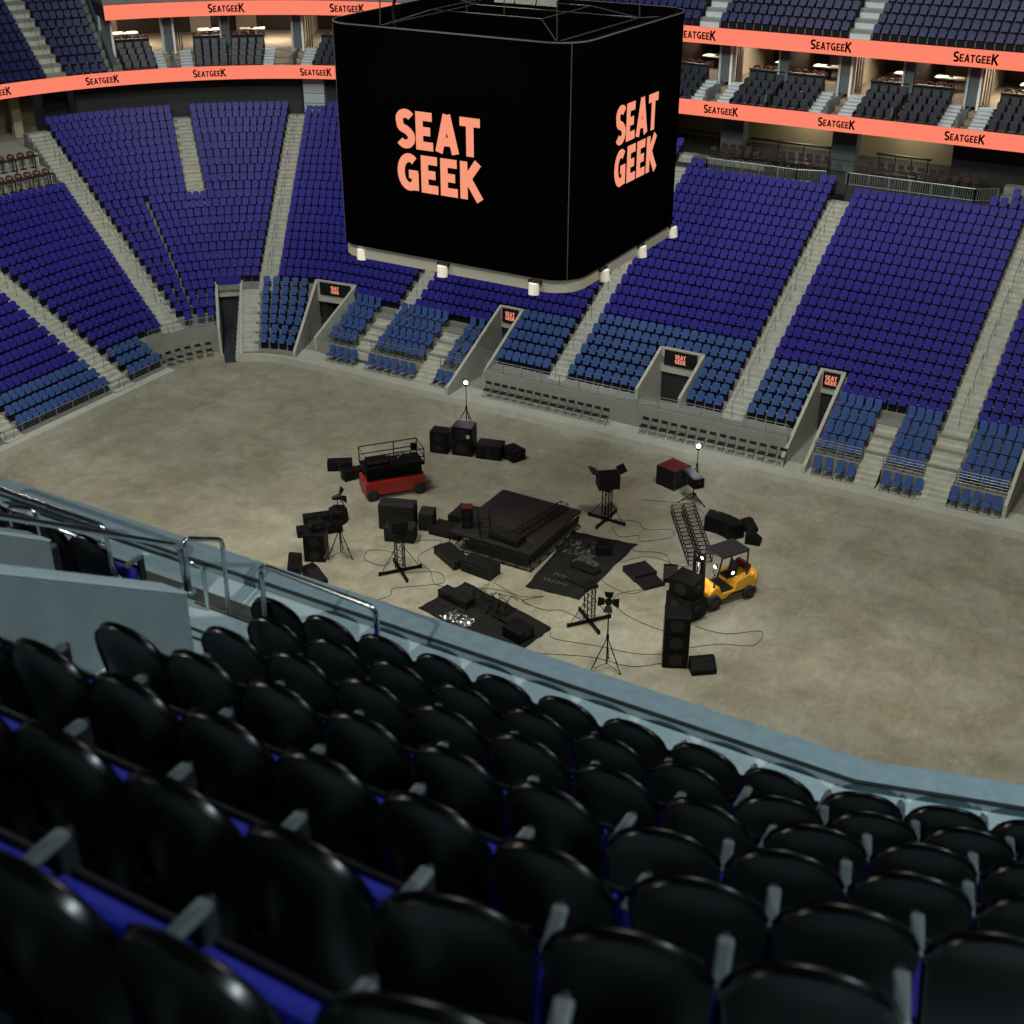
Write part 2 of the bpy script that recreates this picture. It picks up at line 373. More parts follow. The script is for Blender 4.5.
mb = MB(); mb.add([(*pos('cor', 40.2, 0), .004), (*pos('cor', 51.6, 0), .004), (*pos('cor', 51.8, 5.8), .004), (*pos('cor', 43, 5.8), .004)], [(0,1,2,3)]); struct(mb.build('floor_corner_tunnel', 'charcoal'))

# ================================================================== STAIRS
def stairs(label, kind, s, w, r0, r1, low=None, rail=True, group='stairways through the far stands', half=True, zf=z_tread, drow=d_row, mat='stairs'):
    d0 = drow(r0)-.51; x, y = pos(kind, s, d0); z0 = zf(drow(r0)) - .37
    root = empty('aisle_stairway', (x, y, z0), heading(kind, s))
    mb = MB()
    for r in range(r0, r1+1):
        zt = zf(drow(r))+.012-z0; a = drow(r)-.51-d0
        if half: mb.bb(-w/2, w/2, a-.33, a-.015, zt-.6, zt-.185)
        mb.bb(-w/2, w/2, a-.015, a+.70, zt-.8, zt)
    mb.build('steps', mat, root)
    if low:                                   # small flight from the ledge
        mb = MB(); n, zb, dl = low
        for k in range(n): mb.bb(-w/2, w/2, dl+k*.24-d0, dl+(k+1)*.24-d0+.3, zb-z0, zb-z0+.19*(k+1))
        mb.build('lower_steps', mat, root)
    if rail:
        mb = MB(); ln = (drow(r1)-drow(r0)); rise = zf(drow(r1))-zf(drow(r0))
        k = 0; a = 0.
        while a < ln-1.2:
            p = Vector((0, a+.1, .39+rise*a/ln)); q = Vector((0, a+1.5, .39+rise*(a+1.5)/ln)); up = Vector((0, 0, .85))
            mb.tube([p, p+up, q+up, q], .016, 5); a += 2.1
        mb.build('handrail', 'rail_dark', root)
    return tag(root, label, 'stairs', group)
stairs('pale concrete stairway climbing between the two large purple blocks at right', 'far', -21.65, 1.15, 3, 24)
stairs('pale concrete stairway climbing at the right edge of the far stand', 'far', -10.7, 1.3, 6, 27)
stairs('lower flight of pale steps beside the rightmost blue chairs', 'far', -10.7, 1.45, 2, 5, low=(4, .41, .75), rail=False)
stairs('pale concrete stairway rising behind the scoreboard corner, right of the black tunnel', 'far', -32.05, 1.0, 3, 27)
stairs('pale stairway vanishing behind the scoreboard, above the blue padded chairs', 'far', -43.6, 1.0, 6, 27)
stairs('short pale steps between the two leftmost blocks of blue padded chairs', 'far', -44.55, 1.05, 2, 5, rail=False)
stairs('short pale steps just left of the narrow tunnel blocks', 'far', -39.7, 1.15, 2, 5, low=(4, .41, .75), rail=False)
stairs('short pale steps between the blue padded blocks right of the deep tunnel', 'far', -13.95, 1.05, 2, 5, low=(4, .41, .75), rail=False)
stairs('tall pale stairway up the curved corner, right of the corner tunnel', 'cor', 61.3, 1.15, 7, 27)
stairs('narrow lower stairway right beside the corner tunnel mouth', 'cor', 55.2, 1.35, 0, 6, rail=False)
stairs('short isolated stairway high in the curved corner block', 'cor', 42.8, 1.15, 17, 27, rail=False)
stairs('long grey stairway slanting up the left corner', 'cor', 20.4, 1.35, 3, 27)
stairs('long pale stairway down the left end stand to the floor', 'end', 49.0, 1.5, 0, 19)
stairs('pale steps at the left edge of the picture', 'end', 41.1, 1.15, 0, 12)

# ================================================================== SEATS OF THE BOWL
def stadium_seat_geo():
    """one closed flip-up seat: coloured faces first, dark faces after"""
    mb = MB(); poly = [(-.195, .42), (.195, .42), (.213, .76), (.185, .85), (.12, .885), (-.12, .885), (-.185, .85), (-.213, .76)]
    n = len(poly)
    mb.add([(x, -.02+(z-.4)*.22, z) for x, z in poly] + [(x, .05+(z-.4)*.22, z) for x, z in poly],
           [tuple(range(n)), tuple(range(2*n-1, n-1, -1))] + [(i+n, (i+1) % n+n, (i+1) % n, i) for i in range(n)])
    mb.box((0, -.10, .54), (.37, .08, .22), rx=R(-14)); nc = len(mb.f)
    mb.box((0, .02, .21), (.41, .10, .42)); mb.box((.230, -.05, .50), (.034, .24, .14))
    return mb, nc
SEAT, SEAT_NC = stadium_seat_geo()
seats = []                                     # dicts: x y z rot colour section row seat
def row_seats(kind, s0, s1, d, colour, section, row, pitch=.465, z=None):
    ln = abs(s1-s0)*(R(1)*(CR+d) if kind == 'cor' else 1.)
    n = int((ln+.06)/pitch)
    if n < 1: return
    for i in range(n):
        u = (i+.5)/n; s = s0+(s1-s0)*u; x, y = pos(kind, s, d)
        seats.append(dict(x=x, y=y, z=z_tread(d) if z is None else z, rot=heading(kind, s), colour=colour, section=section, row=row, seat=i+1))
def phi_of(x, y): return math.degrees(math.atan2(y-CY, CX-x))
def aisle_half(w, d): return math.degrees(w/2/(CR+d))
for r in range(0, 28):
    d = d_row(r)
    # left end
    col = 'steel' if r < 3 else 'purple'
    if r <= 19:
        row_seats('end', 34.0, 40.5, d, col, 'end0', r+1)
        row_seats('end', 41.75, 48.2, d, col, 'end1', r+1)
        row_seats('end', 49.8, CY, d, col, 'end2', r+1)
        if r >= 3: row_seats('cor', 0, 20.4-aisle_half(1.45, d), d, 'purple', 'cor0', r-2)
        else: row_seats('cor', 0, 2.4, d, col, 'cor0', r+1)
    if r >= 3:
        a = 20.4+aisle_half(1.45, d)
        if r < 7: row_seats('cor', a, 31.7, d, 'purple', 'cor1', r-2); row_seats('cor', 32.2, 40.2+max(0, d-1.9)*.83, d, 'purple', 'cor2', r-2)
        elif r < 17: row_seats('cor', a, 31.6, d, 'purple', 'cor1', r-2); row_seats('cor', 32.4, 61.3-aisle_half(1.25, d), d, 'purple', 'cor2', r-2)
        else:
            row_seats('cor', a, 42.8-aisle_half(1.25, d), d, 'purple', 'cor1', r-2)
            row_seats('cor', 42.8+aisle_half(1.25, d), 61.3-aisle_half(1.25, d), d, 'purple', 'cor2', r-2)
    if r < 7:                                   # blue block between corner steps and first tunnel
        pm = 88.0 - 10*(d+.2-.4)/5.
        row_seats('cor', 55.2+aisle_half(1.5, d), pm-1.5, d, 'steel', 'cor3', r+1, pitch=.52)
    else:
        row_seats('cor', 61.3+aisle_half(1.25, d), 90, d, 'purple', 'cor3', r+1); row_seats('far', CX, -44.2, d, 'purple', 'far0', r-6)
    if r == 6: row_seats('far', -47.5, -44.2, d, 'purple', 'far0', 0)
    if r >= 6:
        if r < 8: row_seats('far', -43.05, -37.75, d, 'purple', 'far1', r-5); row_seats('far', -36.0, -32.6, d, 'steel' if r < 8 else 'purple', 'far1', r-5, .49)
        else: row_seats('far', -43.05, -32.6, d, 'purple', 'far1', r-5)
    if 3 <= r < 6: row_seats('far', -36.0, -32.6, d, 'steel', 'far1b', r-2, .49)
    if r >= 3 and r <= 25:
        c = 'steel' if r <= 8 else 'purple'
        if r < 7: row_seats('far', -31.5, -27.2, d, c, 'S2', r-2, .49); row_seats('far', -24.4, -22.3, d, c, 'S2R', r-2, .49)
        elif r <= 24: row_seats('far', -31.5, -22.3, d, c, 'S2', r-2, .49 if c == 'steel' else .465)
        else: row_seats('far', -31.5, -30.5, d, c, 'S2', r-2)
        if r in (24,): row_seats('far', -23.3, -22.3, d_row(25), 'purple', 'S2', 25)
    if 3 <= r < 8: row_seats('far', -21.0, -18.35, d, 'steel', 'S3', r-2, .5)
    if 6 <= r < 8: row_seats('far', -16.8, -11.45, d, 'purple', 'S3R', r-5)
    if 8 <= r <= 24: row_seats('far', -21.0, -11.45, d, 'purple', 'S3', r-2)
    if r == 25: row_seats('far', -13.6, -11.45, d, 'purple', 'S3', r-2)
    if r == 26: row_seats('far', -12.6, -11.45, d, 'purple', 'S3', r-2)
    if r >= 6: row_seats('far', -9.95, -7.45 if (r < 8 or r >= 14) else -4.5, d, 'purple', 'S4', r-5)
# upper deck: the seat rows behind the coral ribbons
UD = dict(d0=20.9, z0=18.15, run=.80, rise=.47)
def upper(kind, s0, s1, n, d0, z0, sec):
    for r in range(n): row_seats(kind, s0, s1, d0+.8*r, 'deck', sec, r+1, .5, z=z0+.47*r)
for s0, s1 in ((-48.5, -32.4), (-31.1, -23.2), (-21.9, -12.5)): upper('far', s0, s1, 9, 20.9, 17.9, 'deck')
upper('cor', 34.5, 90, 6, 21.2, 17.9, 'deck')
for r in range(14):
    d = 19.3+.8*r
    row_seats('cor', 24.2+aisle_half(1.3, d), 32.3, d, 'deck', 'deckleft', r+1, .5, z=13.65+.47*r)
    row_seats('cor', 3, 24.2-aisle_half(1.3, d), d, 'deck', 'deckleft', r+1, .5, z=13.65+.47*r)
EYE = Vector((0, 0, 30))
def near_key(s): return (Vector((s['x'], s['y'], s['z'])) - EYE).length
SECTION = {'S4': 'right of the rightmost long stairs', 'S3': 'between the two rightmost long stairs', 'S3R': 'right of the deep tunnel',
           'S2': 'left of the middle tunnel', 'S2R': 'just right of the middle tunnel', 'far1': 'behind the scoreboard corner', 'far1b': 'right of the narrow tunnel'}
names = {'purple': 'purple-blue', 'steel': 'steel-blue', 'deck': 'dark blue'}
def colliding(s): return False
seats.sort(key=near_key)
N_NEAR = 208
def proto_seat(colour):
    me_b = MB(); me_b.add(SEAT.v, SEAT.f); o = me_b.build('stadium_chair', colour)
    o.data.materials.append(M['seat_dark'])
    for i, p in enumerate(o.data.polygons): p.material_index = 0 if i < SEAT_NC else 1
    return o
protos = {}; picked = [s for s in seats if s['section'] in SECTION and s['colour'] != 'deck'][:N_NEAR]; pid = {id(s) for s in picked}
for s in picked:
    c = s['colour']
    if c not in protos: protos[c] = proto_seat(c); o = protos[c]
    else: o = protos[c].copy(); COL.objects.link(o)
    o.location = (s['x'], s['y'], s['z']); o.rotation_euler = (0, 0, s['rot'])
    tag(o, f"{names[c]} flip-up seat, {nth(s['row'])} row up, {nth(s['seat'])} from the left, {SECTION[s['section']]}", 'seat', f"{names[c]} flip-up seats of the far stand")
rest = [s for s in seats if id(s) not in pid]
V = np.array(SEAT.v); nv = len(V); F = SEAT.f; allv = []; allf = []; mi = []
slot = {'purple': 0, 'steel': 1, 'deck': 2}
for k, s in enumerate(rest):
    c, sn = math.cos(s['rot']), math.sin(s['rot']); j = 1+random.uniform(-.012, .012)
    W = np.empty_like(V); W[:, 0] = V[:, 0]*c - V[:, 1]*sn + s['x']; W[:, 1] = V[:, 0]*sn + V[:, 1]*c + s['y']; W[:, 2] = V[:, 2]*j + s['z']
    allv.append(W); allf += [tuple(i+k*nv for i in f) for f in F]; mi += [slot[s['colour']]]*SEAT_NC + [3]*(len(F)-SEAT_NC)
me = bpy.data.meshes.new('stadium_chair_bank'); me.from_pydata(np.concatenate(allv).tolist(), [], allf)
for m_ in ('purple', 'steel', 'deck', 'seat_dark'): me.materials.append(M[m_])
me.polygons.foreach_set('material_index', mi); me.update()
o = bpy.data.objects.new('stadium_chair_bank', me); COL.objects.link(o)
tag(o, 'banks of purple-blue and steel-blue arena seats filling the far stands and upper deck', 'seating', kind='stuff')

# ------------------------------------------------------------------ padded folding chairs
def padded_chair():
    root = empty('padded_folding_chair', (0, 0, 0))
    b = MB(); poly = [(-.18, .42), (.18, .42), (.185, .86), (.14, .92), (-.14, .92), (-.185, .86)]; n = 6
    b.add([(x, .17+(z-.4)*.18, z) for x, z in poly] + [(x, .23+(z-.4)*.18, z) for x, z in poly],
          [tuple(range(n)), tuple(range(2*n-1, n-1, -1))] + [(i+n, (i+1) % n+n, (i+1) % n, i) for i in range(n)])
    b.build('backrest', 'steel', root, bevel=.012)
    box('seat', 'steel', (0, -.03, .44), (.38, .42, .07), root, bevel=.015)
    f = MB()
    for s in (-1, 1):
        f.tube([(s*.225, -.22, 0), (s*.225, .18, .5), (s*.225, .27, .86)], .013, 5); f.tube([(s*.205, .26, 0), (s*.205, -.20, .42)], .013, 5)
    f.tube([(-.225, -.22, .02), (.225, -.22, .02)], .011, 5); f.tube([(-.205, .25, .05), (.205, .25, .05)], .011, 5)
    f.build('frame', 'black', root)
    return root
PC = padded_chair(); pc_used = [False]
def put_padded(x, y, z, rz, label, group):
    if not pc_used[0]: o = PC; pc_used[0] = True
    else: o = copy_tree(PC)
    o.location = (x, y, z); o.rotation_euler = (0, 0, rz); tag(o, label, 'chair', group)
blocks = [(-47.15, -45.25, 4, 'leftmost tier block'), (-43.8, -40.4, 7, 'wide block left of narrow tunnel'), (-39.0, -37.85, 2, 'block touching the narrow tunnel'),
          (-16.8, -14.55, 5, 'block right of deep tunnel'), (-13.3, -11.5, 4, 'block left of right stairs'), (-9.8, -7.5, 5, 'rightmost tier block')]
for x0, x1, n, where in blocks:
    for j in range(4):
        d = 2.1+.83*j; z = z_tread(d)
        for i in range(n):
            x = x0 + (x1-x0)*(i+.5)/n
            put_padded(x, Y0+d-.08, z, random.uniform(-.12, .12), f"blue padded folding chair, {nth(j+1)} row up, {nth(i+1)} from left, {where}", 'blue padded folding chairs on the tiers')
for x0, x1, n, where in ((-46.7, -44.6, 4, 'left of ledge steps'), (-43.9, -40.45, 6, 'in the long left row'), (-39.0, -37.9, 2, 'beside narrow tunnel wall'),
                         (-16.7, -14.45, 4, 'right of deep tunnel'), (-13.25, -11.2, 4, 'between two ledge steps'), (-10.0, -7.5, 5, 'at far right end')):
    for i in range(n):
        x = x0+(x1-x0)*(i+.5)/n
        put_padded(x, Y0+.98, .41, random.uniform(-.18, .18), f"blue padded folding chair standing on the ledge, {nth(i+1)} from left, {where}", 'blue padded folding chairs on the ledge')
# ------------------------------------------------------------------ black folding chairs
def black_chair():
    root = empty('folding_chair', (0, 0, 0))
    b = MB(); b.box((0, .20, .78), (.33, .03, .17), rx=R(-8)); b.build('backrest', 'black', root, bevel=.01)
    box('seat', 'black', (0, -.02, .44), (.35, .36, .03), root, bevel=.01)
    f = MB()
    for s in (-1, 1):
        f.tube([(s*.19, -.24, 0), (s*.19, .12, .5), (s*.18, .21, .87)], .010, 5); f.tube([(s*.17, .27, 0), (s*.17, -.18, .44)], .010, 5)
    f.tube([(-.19, -.2, .06), (.19, -.2, .06)], .009, 5); f.tube([(-.17, .24, .06), (.17, .24, .06)], .009, 5)
    f.build('frame', 'hub', root)
    return root
BC = black_chair(); bc_used = [False]
def put_black(x, y, z, rz, label, group):
    if not bc_used[0]: o = BC; bc_used[0] = True
    else: o = copy_tree(BC)
    o.location = (x, y, z); o.rotation_euler = (0, 0, rz); tag(o, label, 'chair', group)
for i in range(15): put_black(-35.55+i*.525, Y0+1.02, .41, random.uniform(-.06, .06), f'black folding chair on the ledge, {nth(i+1)} from left in the left-hand row', 'black folding chairs on the ledge')
for i in range(15): put_black(-25.9+i*.545, Y0+1.05, .41, random.uniform(-.06, .06), f'black folding chair on the ledge, {nth(i+1)} from left in the right-hand row', 'black folding chairs on the ledge')
for i in range(6):
    ph = 6+i*5.6; x, y = pos('cor', ph, 1.45); put_black(x, y, 0, heading('cor', ph), f'black folding chair against the corner wall, {nth(i+1)} from the left', 'black folding chairs in the corner')

# ------------------------------------------------------------------ guard railings
def railing(label, segs, d, z0, h, spacing=1.15, lines=5, mat='metal', r=.014, baluster=None, group='guard railings'):
    pts = []
    for kind, a, b in segs:
        n = max(1, int(abs(b-a)*(R(1)*(CR+d) if kind == 'cor' else 1)/spacing)); pts += [pos(kind, a+(b-a)*i/n, d) for i in range(n+(1 if (kind, a, b) == segs[-1] else 0))]
    c = Vector((*pts[0], z0)); root = empty('guard_railing', c)
    P = [Vector((*p, z0))-c for p in pts]
    top = MB(); top.tube([p+Vector((0, 0, h)) for p in P], r*1.5, 6); top.build('top_rail', mat, root)
    if lines:
        ln = MB()
        for k in range(1, lines): ln.tube([p+Vector((0, 0, h*k/lines)) for p in P], r*.55, 4)
        ln.build('cable_infill', mat, root)
    ps = MB()
    for p in P: ps.box(p+Vector((0, 0, h/2)), (.035, .035, h))
    if baluster:
        for a, b in zip(P, P[1:]):
            m = int((b-a).length/baluster)
            for i in range(1, m): ps.box(a+(b-a)*i/m+Vector((0, 0, h/2)), (.022, .022, h))
        ps.tube([p+Vector((0, 0, .08)) for p in P], r, 5)
    ps.build('post', mat, root)
    return tag(root, label, 'railing', group)
railing('long thin cable railing above both rows of black folding chairs', [('far', -36.1, -18.3)], LOWFRONT+.02, 1.66, .68)
railing('short railing before the leftmost blue padded block', [('far', -47.5, -45.1)], LOWFRONT+.05, 1.18, .75)
railing('railing before the wide blue padded block left of the narrow tunnel', [('far', -43.95, -40.3)], LOWFRONT+.05, 1.18, .75)
railing('very short railing touching the narrow tunnel wall', [('far', -39.1, -37.75)], LOWFRONT+.05, 1.18, .75)
railing('short railing before the padded block right of the deep tunnel', [('far', -16.85, -14.5)], LOWFRONT+.05, 1.18, .75)
railing('short railing between the two ledge steps at right', [('far', -13.4, -11.4)], LOWFRONT+.05, 1.18, .75)
railing('short railing before the rightmost blue padded block', [('far', -9.9, -7.45)], LOWFRONT+.05, 1.18, .75)
railing('low railing along the front of the left end stand', [('end', 36, CY-.1)], .60, .42, .62)
railing('curved railing on the corner wall above six black chairs', [('cor', 4, 39)], 2.15, 1.68, .6)
# ================================================================== CONCOURSE, PLATFORMS, RIBBONS, SUITES
def platform(label, x0, x1, a0, a1, b0, b1, zf, group='raised bar platforms'):
    """dark walled standing platform with a white baluster rail"""
    ya = Y0+18.55
    root = empty('viewing_platform', (x0, ya, 8.9))
    mb = MB(); pl_ = [(x0, ya+b0), (x0+a0, ya), (x1-a1, ya), (x1, ya+b1), (x1, ya+3), (x0, ya+3)]
    mb.prism([(x-x0, y-ya) for x, y in pl_], 0, zf-8.9); mb.build('dark_wall', 'charcoal', root)
    tag(root, label, 'platform', group)
    z = zf; P = [Vector((x-x0, y-ya, z-8.9)) for x, y in pl_[:4]]
    r = empty('baluster_railing', (x0, ya, 8.9)); h = .72
    t = MB(); t.tube([p+Vector((0, 0, h)) for p in P], .03, 6); t.tube([p+Vector((0, 0, .07)) for p in P], .02, 5); t.build('top_rail', 'metal', r)
    ps = MB(); bs = MB()
    for a, b in zip(P, P[1:]):
        n = max(1, round((b-a).length/1.15))
        for i in range(n+1): ps.box(a+(b-a)*i/n+Vector((0, 0, h/2)), (.06, .06, h))
        m = int((b-a).length/.13)
        for i in range(m): bs.box(a+(b-a)*i/m+Vector((0, 0, h/2)), (.022, .022, h-.05))
    ps.build('post', 'metal', r); bs.build('baluster', 'metal', r)
    return tag(r, label.replace('dark standing platform', 'white baluster railing'), 'railing', 'white baluster railings')
platform('dark standing platform above the purple block left of the long central stairs', -31.6, -23.1, 1.2, 1.6, .9, .5, 10.02)
platform('dark standing platform above the large purple block at right', -21.75, -13.3, .15, 1.1, .2, .7, 10.22)
def bar_chair():
    root = empty('bar_chair', (0, 0, 0))
    b = MB(); b.box((0, .17, .93), (.38, .05, .26)); b.build('backrest', 'brown_stool', root, bevel=.012)
    box('seat', 'brown_stool', (0, 0, .74), (.38, .36, .06), root)
    f = MB()
    for sx in (-1, 1):
        for sy in (-1, 1): f.tube([(sx*.17, sy*.15, .72), (sx*.2, sy*.19, 0)], .014, 4)
    f.build('leg_frame', 'black', root); return root
B0 = bar_chair(); b_used = [False]
def put_bar(x, y, z, rz, label):
    if not b_used[0]: o = B0; b_used[0] = True
    else: o = copy_tree(B0)
    o.location = (x, y, z); o.rotation_euler = (0, 0, rz); tag(o, label, 'bar stool', 'brown bar chairs on the platforms')
for nm, x0, x1, n in (('left platform', -30.4, -23.8, 13), ('right platform', -21.2, -14.6, 12)):
    for k, dd in enumerate((19.45, 20.6)):
        for i in range(n): put_bar(x0+(x1-x0)*i/(n-1)+.2*k, Y0+dd, 10.15, random.uniform(-.4, .4), f"brown bar chair, {nth(i+1)} from the left in the {'front' if k == 0 else 'back'} row, {nm}")
mb = MB(); mb.bb(-47, 4, Y0+18.8, Y0+34, 9.6, 10.14); struct(mb.build('floor_concourse', 'charcoal'))
mb = MB(); sweep(mb, [('end', 28, CY), ('cor', 0, 24)], [(14.9, 7.0), (14.9, 8.0), (16.6, 8.0), (16.6, 8.8), (18.3, 8.8), (18.3, 9.6), (27, 9.6), (27, 7)]); struct(mb.build('terrace_upper_landing', 'stairs'))
# back walls under the lower ribbon
mb = MB(); mb.bb(-42, -10, Y0+26.5, Y0+26.8, 10.1, 13.4); struct(mb.build('wall_concourse_back', 'tan'))
mb = MB(); mb.bb(-16.7, 2, Y0+22.2, Y0+22.4, 10.1, 13.3); struct(mb.build('wall_concourse_dark_right', 'charcoal'))
mb = MB(); sweep(mb, [('cor', 27.5, 90), ('far', CX, -35.5)], [(20.75, 10.3), (20.75, 13.3), (20.95, 13.3), (20.95, 10.3)]); struct(mb.build('wall_concourse_dark_left', 'charcoal'))
mb = MB(); sweep(mb, [('end', 28, CY), ('cor', 0, 24)], [(25.0, 9.6), (25.0, 13.3), (25.2, 13.3), (25.2, 9.6)]); struct(mb.build('wall_concourse_end', 'tan'))
mb = MB()
for ph in (4, 9.5, 15, 20.5):
    x, y = pos('cor', ph, 23.6); mb.box((x, y, 11.4), (.6, .5, 3.7), rz=heading('cor', ph))
struct(mb.build('column_concourse_end', 'beige'))
for ph0, ph1, nm in ((24, 27.5, 'wall_gap_black'),):
    mb = MB(); sweep(mb, [('cor', ph0, ph1)], [(22.6, 9.6), (22.6, 13.3), (22.8, 13.3), (22.8, 9.6)]); struct(mb.build(nm, 'dark'))
def column(label, x, y, w, z0, z1, mat, rz=0.):
    root = empty('pillar', (x, y, z0), rz); n = 4; h = (z1-z0)/n
    mb = MB()
    for k in range(n): mb.box((0, 0, h*k+h/2), (w, .9, h-.04))
    mb.build('shaft', mat, root); box('joint_core', 'dark', (0, 0, (z1-z0)/2), (w-.05, .84, z1-z0), root)
    return tag(root, label, 'column', 'block columns under the lower ribbon')
column('slate block column behind the left bar platform', -30.2, Y0+22.4, 1.45, 9.9, 13.3, 'slate')
column('slate block column between the two bar platforms', -23.05, Y0+22.4, 1.5, 9.9, 13.3, 'slate')
x, y = pos('cor', 64.1, 20.45); column('grey block column at the top of the corner, beside the scoreboard', x, y, 1.45, 10.6, 13.3, 'bluegrey', heading('cor', 64.1))
for x0, x1, lab in ((-29.3, -24.0, 'long black drink rail on posts behind the left bar platform'), (-21.3, -18.0, 'short black drink rail on posts behind the right bar platform'), (-34.6, -31.4, 'black drink rail partly hidden behind the scoreboard')):
    root = empty('drink_rail', (x0, Y0+23.0, 10.14)); box('counter_top', 'black', ((x1-x0)/2, 0, 1.05), (x1-x0, .35, .09), root)
    n = 4
    for i in range(n): box('post', 'black', (.2+(x1-x0-.4)*i/(n-1), 0, .5), (.06, .06, 1.0), root)
    tag(root, lab, 'counter', 'black drink rails')
# ------------------------------------------------------------------ ribbons
def ribbon(label, segs, d, z0, z1, centres, size):
    root = empty('led_ribbon', (0, 0, z0))
    mb = MB(); sweep(mb, segs, [(d, 0), (d, z1-z0), (d+.18, z1-z0), (d+.18, 0)]); mb.build('display', 'ribbon', root)
    sc = [(1.22, -.02), (.9, .05), (.9, .05), (.9, .05), (.95, .05), (.9, .05), (.9, .05), (1.22, -.02)]
    tw = text_width('SEATGEEK', sc)*size
    for kind, s in centres:
        def mp(u, v, kind=kind, s=s):
            a = u-tw/2
            if kind == 'far':
                X = s+a
                if X < CX: kind2, ss = 'cor', 90+math.degrees((X-CX)/(CR+d))
                else: kind2, ss = 'far', X
            else: kind2, ss = 'cor', s+math.degrees(a/(CR+d))
            if kind2 == 'cor' and ss < 0: kind2, ss = 'end', CY+math.radians(ss)*(CR+d)
            x, y = pos(kind2, ss, d-.015); return (x, y, v+(z1-z0)/2-size*.55)
        g, _ = letters('SEATGEEK', mp, size, .2, sc)
        g.build('lettering', 'ink', root)
    return tag(root, label, 'LED ribbon')
deg = lambda m, d: math.degrees(m/(CR+d))
ribbon('long coral lit ribbon under the suites, running round the corner', [('end', 40, CY), ('cor', 0, 90), ('far', CX, 2)], 18.5, 13.19, 14.05,
       [('cor', 30.8-17.35), ('cor', 30.8), ('cor', 48.0), ('cor', 65.5), ('cor', 82.8), ('far', -44.05), ('far', -36.85), ('far', -29.7), ('far', -22.63), ('far', -15.42), ('far', -8.3)], .415)
ribbon('coral lit ribbon above the suites, upper of the two', [('cor', 33.3, 90), ('far', CX, 2)], 20.0, 17.09, 18.0,
       [('cor', 51.5), ('cor', 70.3), ('cor', 88.9), ('far', -40.3), ('far', -32.15), ('far', -23.9), ('far', -15.8), ('far', -7.7)], .46)
# slab edges behind the ribbons
mb = MB(); sweep(mb, [('end', 28, CY), ('cor', 0, 90), ('far', CX, 2)], [(18.7, 13.26), (18.7, 13.6), (34, 13.6), (34, 13.26)]); struct(mb.build('slab_suites', 'charcoal'))
mb = MB(); sweep(mb, [('cor', 33.3, 90), ('far', CX, 2)], [(20.2, 17.1), (20.2, 17.9), (34, 17.9), (34, 17.1)]); struct(mb.build('slab_upper_deck', 'charcoal'))
# suite tiers
SUITE_D = [19.35, 20.15, 20.95, 21.75]
prof = [(18.7, 13.6)]
for k, d in enumerate(SUITE_D): prof += [(d-.45, 13.62+.27*k), (d+.35, 13.62+.27*k)]
prof += [(22.1, 14.6), (33, 14.6), (33, 13.6)]
mb = MB(); sweep(mb, [('cor', 33.6, 90), ('far', CX, 2)], prof); struct(mb.build('terrace_suites', 'suite_floor'))
mb = MB(); sweep(mb, [('cor', 33.6, 90), ('far', CX, 2)], [(30.6, 14.6), (30.6, 17.1), (30.8, 17.1), (30.8, 14.6)]); struct(mb.build('wall_suites_back', 'brown'))
# suite modules
def suite_seat():
    root = empty('suite_armchair', (0, 0, 0))
    b = MB(); b.box((0, .22, .62), (.46, .12, .62), rx=R(-10)); b.build('backrest', 'navy', root, bevel=.03)
    box('seat', 'navy', (0, -.03, .40), (.42, .46, .14), root, bevel=.02)
    box('armrest', 'black', (-.27, 0, .36), (.06, .48, .5), root); box('armrest', 'black', (.27, 0, .36), (.06, .48, .5), root)
    return root
S0 = suite_seat(); ss_used = [False]
def put_suite(x, y, z, rz, label, group):
    if not ss_used[0]: o = S0; ss_used[0] = True
    else: o = copy_tree(S0)
    o.location = (x, y, z); o.rotation_euler = (0, 0, rz); tag(o, label, 'armchair', group)
def stool():
    root = empty('red_bar_stool', (0, 0, 0))
    b = MB(); b.tube([(-.2, .1, .78), (-.18, .2, .95), (0, .26, 1.0), (.18, .2, .95), (.2, .1, .78)], .07, 6); b.build('backrest', 'red_stool', root, smooth=True)
    MB().cyl((0, 0, .70), (0, 0, .80), .21, 12).build('seat', 'red_stool', root)
    f = MB(); f.cyl((0, 0, 0), (0, 0, .7), .03, 6); f.cyl((0, 0, 0), (0, 0, .03), .2, 10); f.build('pedestal', 'black', root); return root
R0 = stool(); r_used = [False]
def put_stool(x, y, z, rz, label):
    if not r_used[0]: o = R0; r_used[0] = True
    else: o = copy_tree(R0)
    o.location = (x, y, z); o.rotation_euler = (0, 0, rz); tag(o, label, 'bar stool', 'dull red stools along the suite counters')
def at(kind, s, off, d):
    """point OFF metres to the right (seen from the floor) of s at depth d"""
    if kind == 'far': return pos('far', s+off, d), heading('far', 0)
    ss = s+math.degrees(off/(CR+21)); return pos('cor', ss, d), heading('cor', ss)
MODS = [('cor', 33.9, 'leftmost suite'), ('cor', 42.6, 'second suite from left'), ('cor', 61.3, 'suite left of the scoreboard'), ('far', -38.4, 'suite behind the scoreboard'),
        ('far', -31.0, 'suite right of the scoreboard'), ('far', -23.5, 'middle right suite'), ('far', -16.1, 'rightmost suite')]
WIDE = 7.45
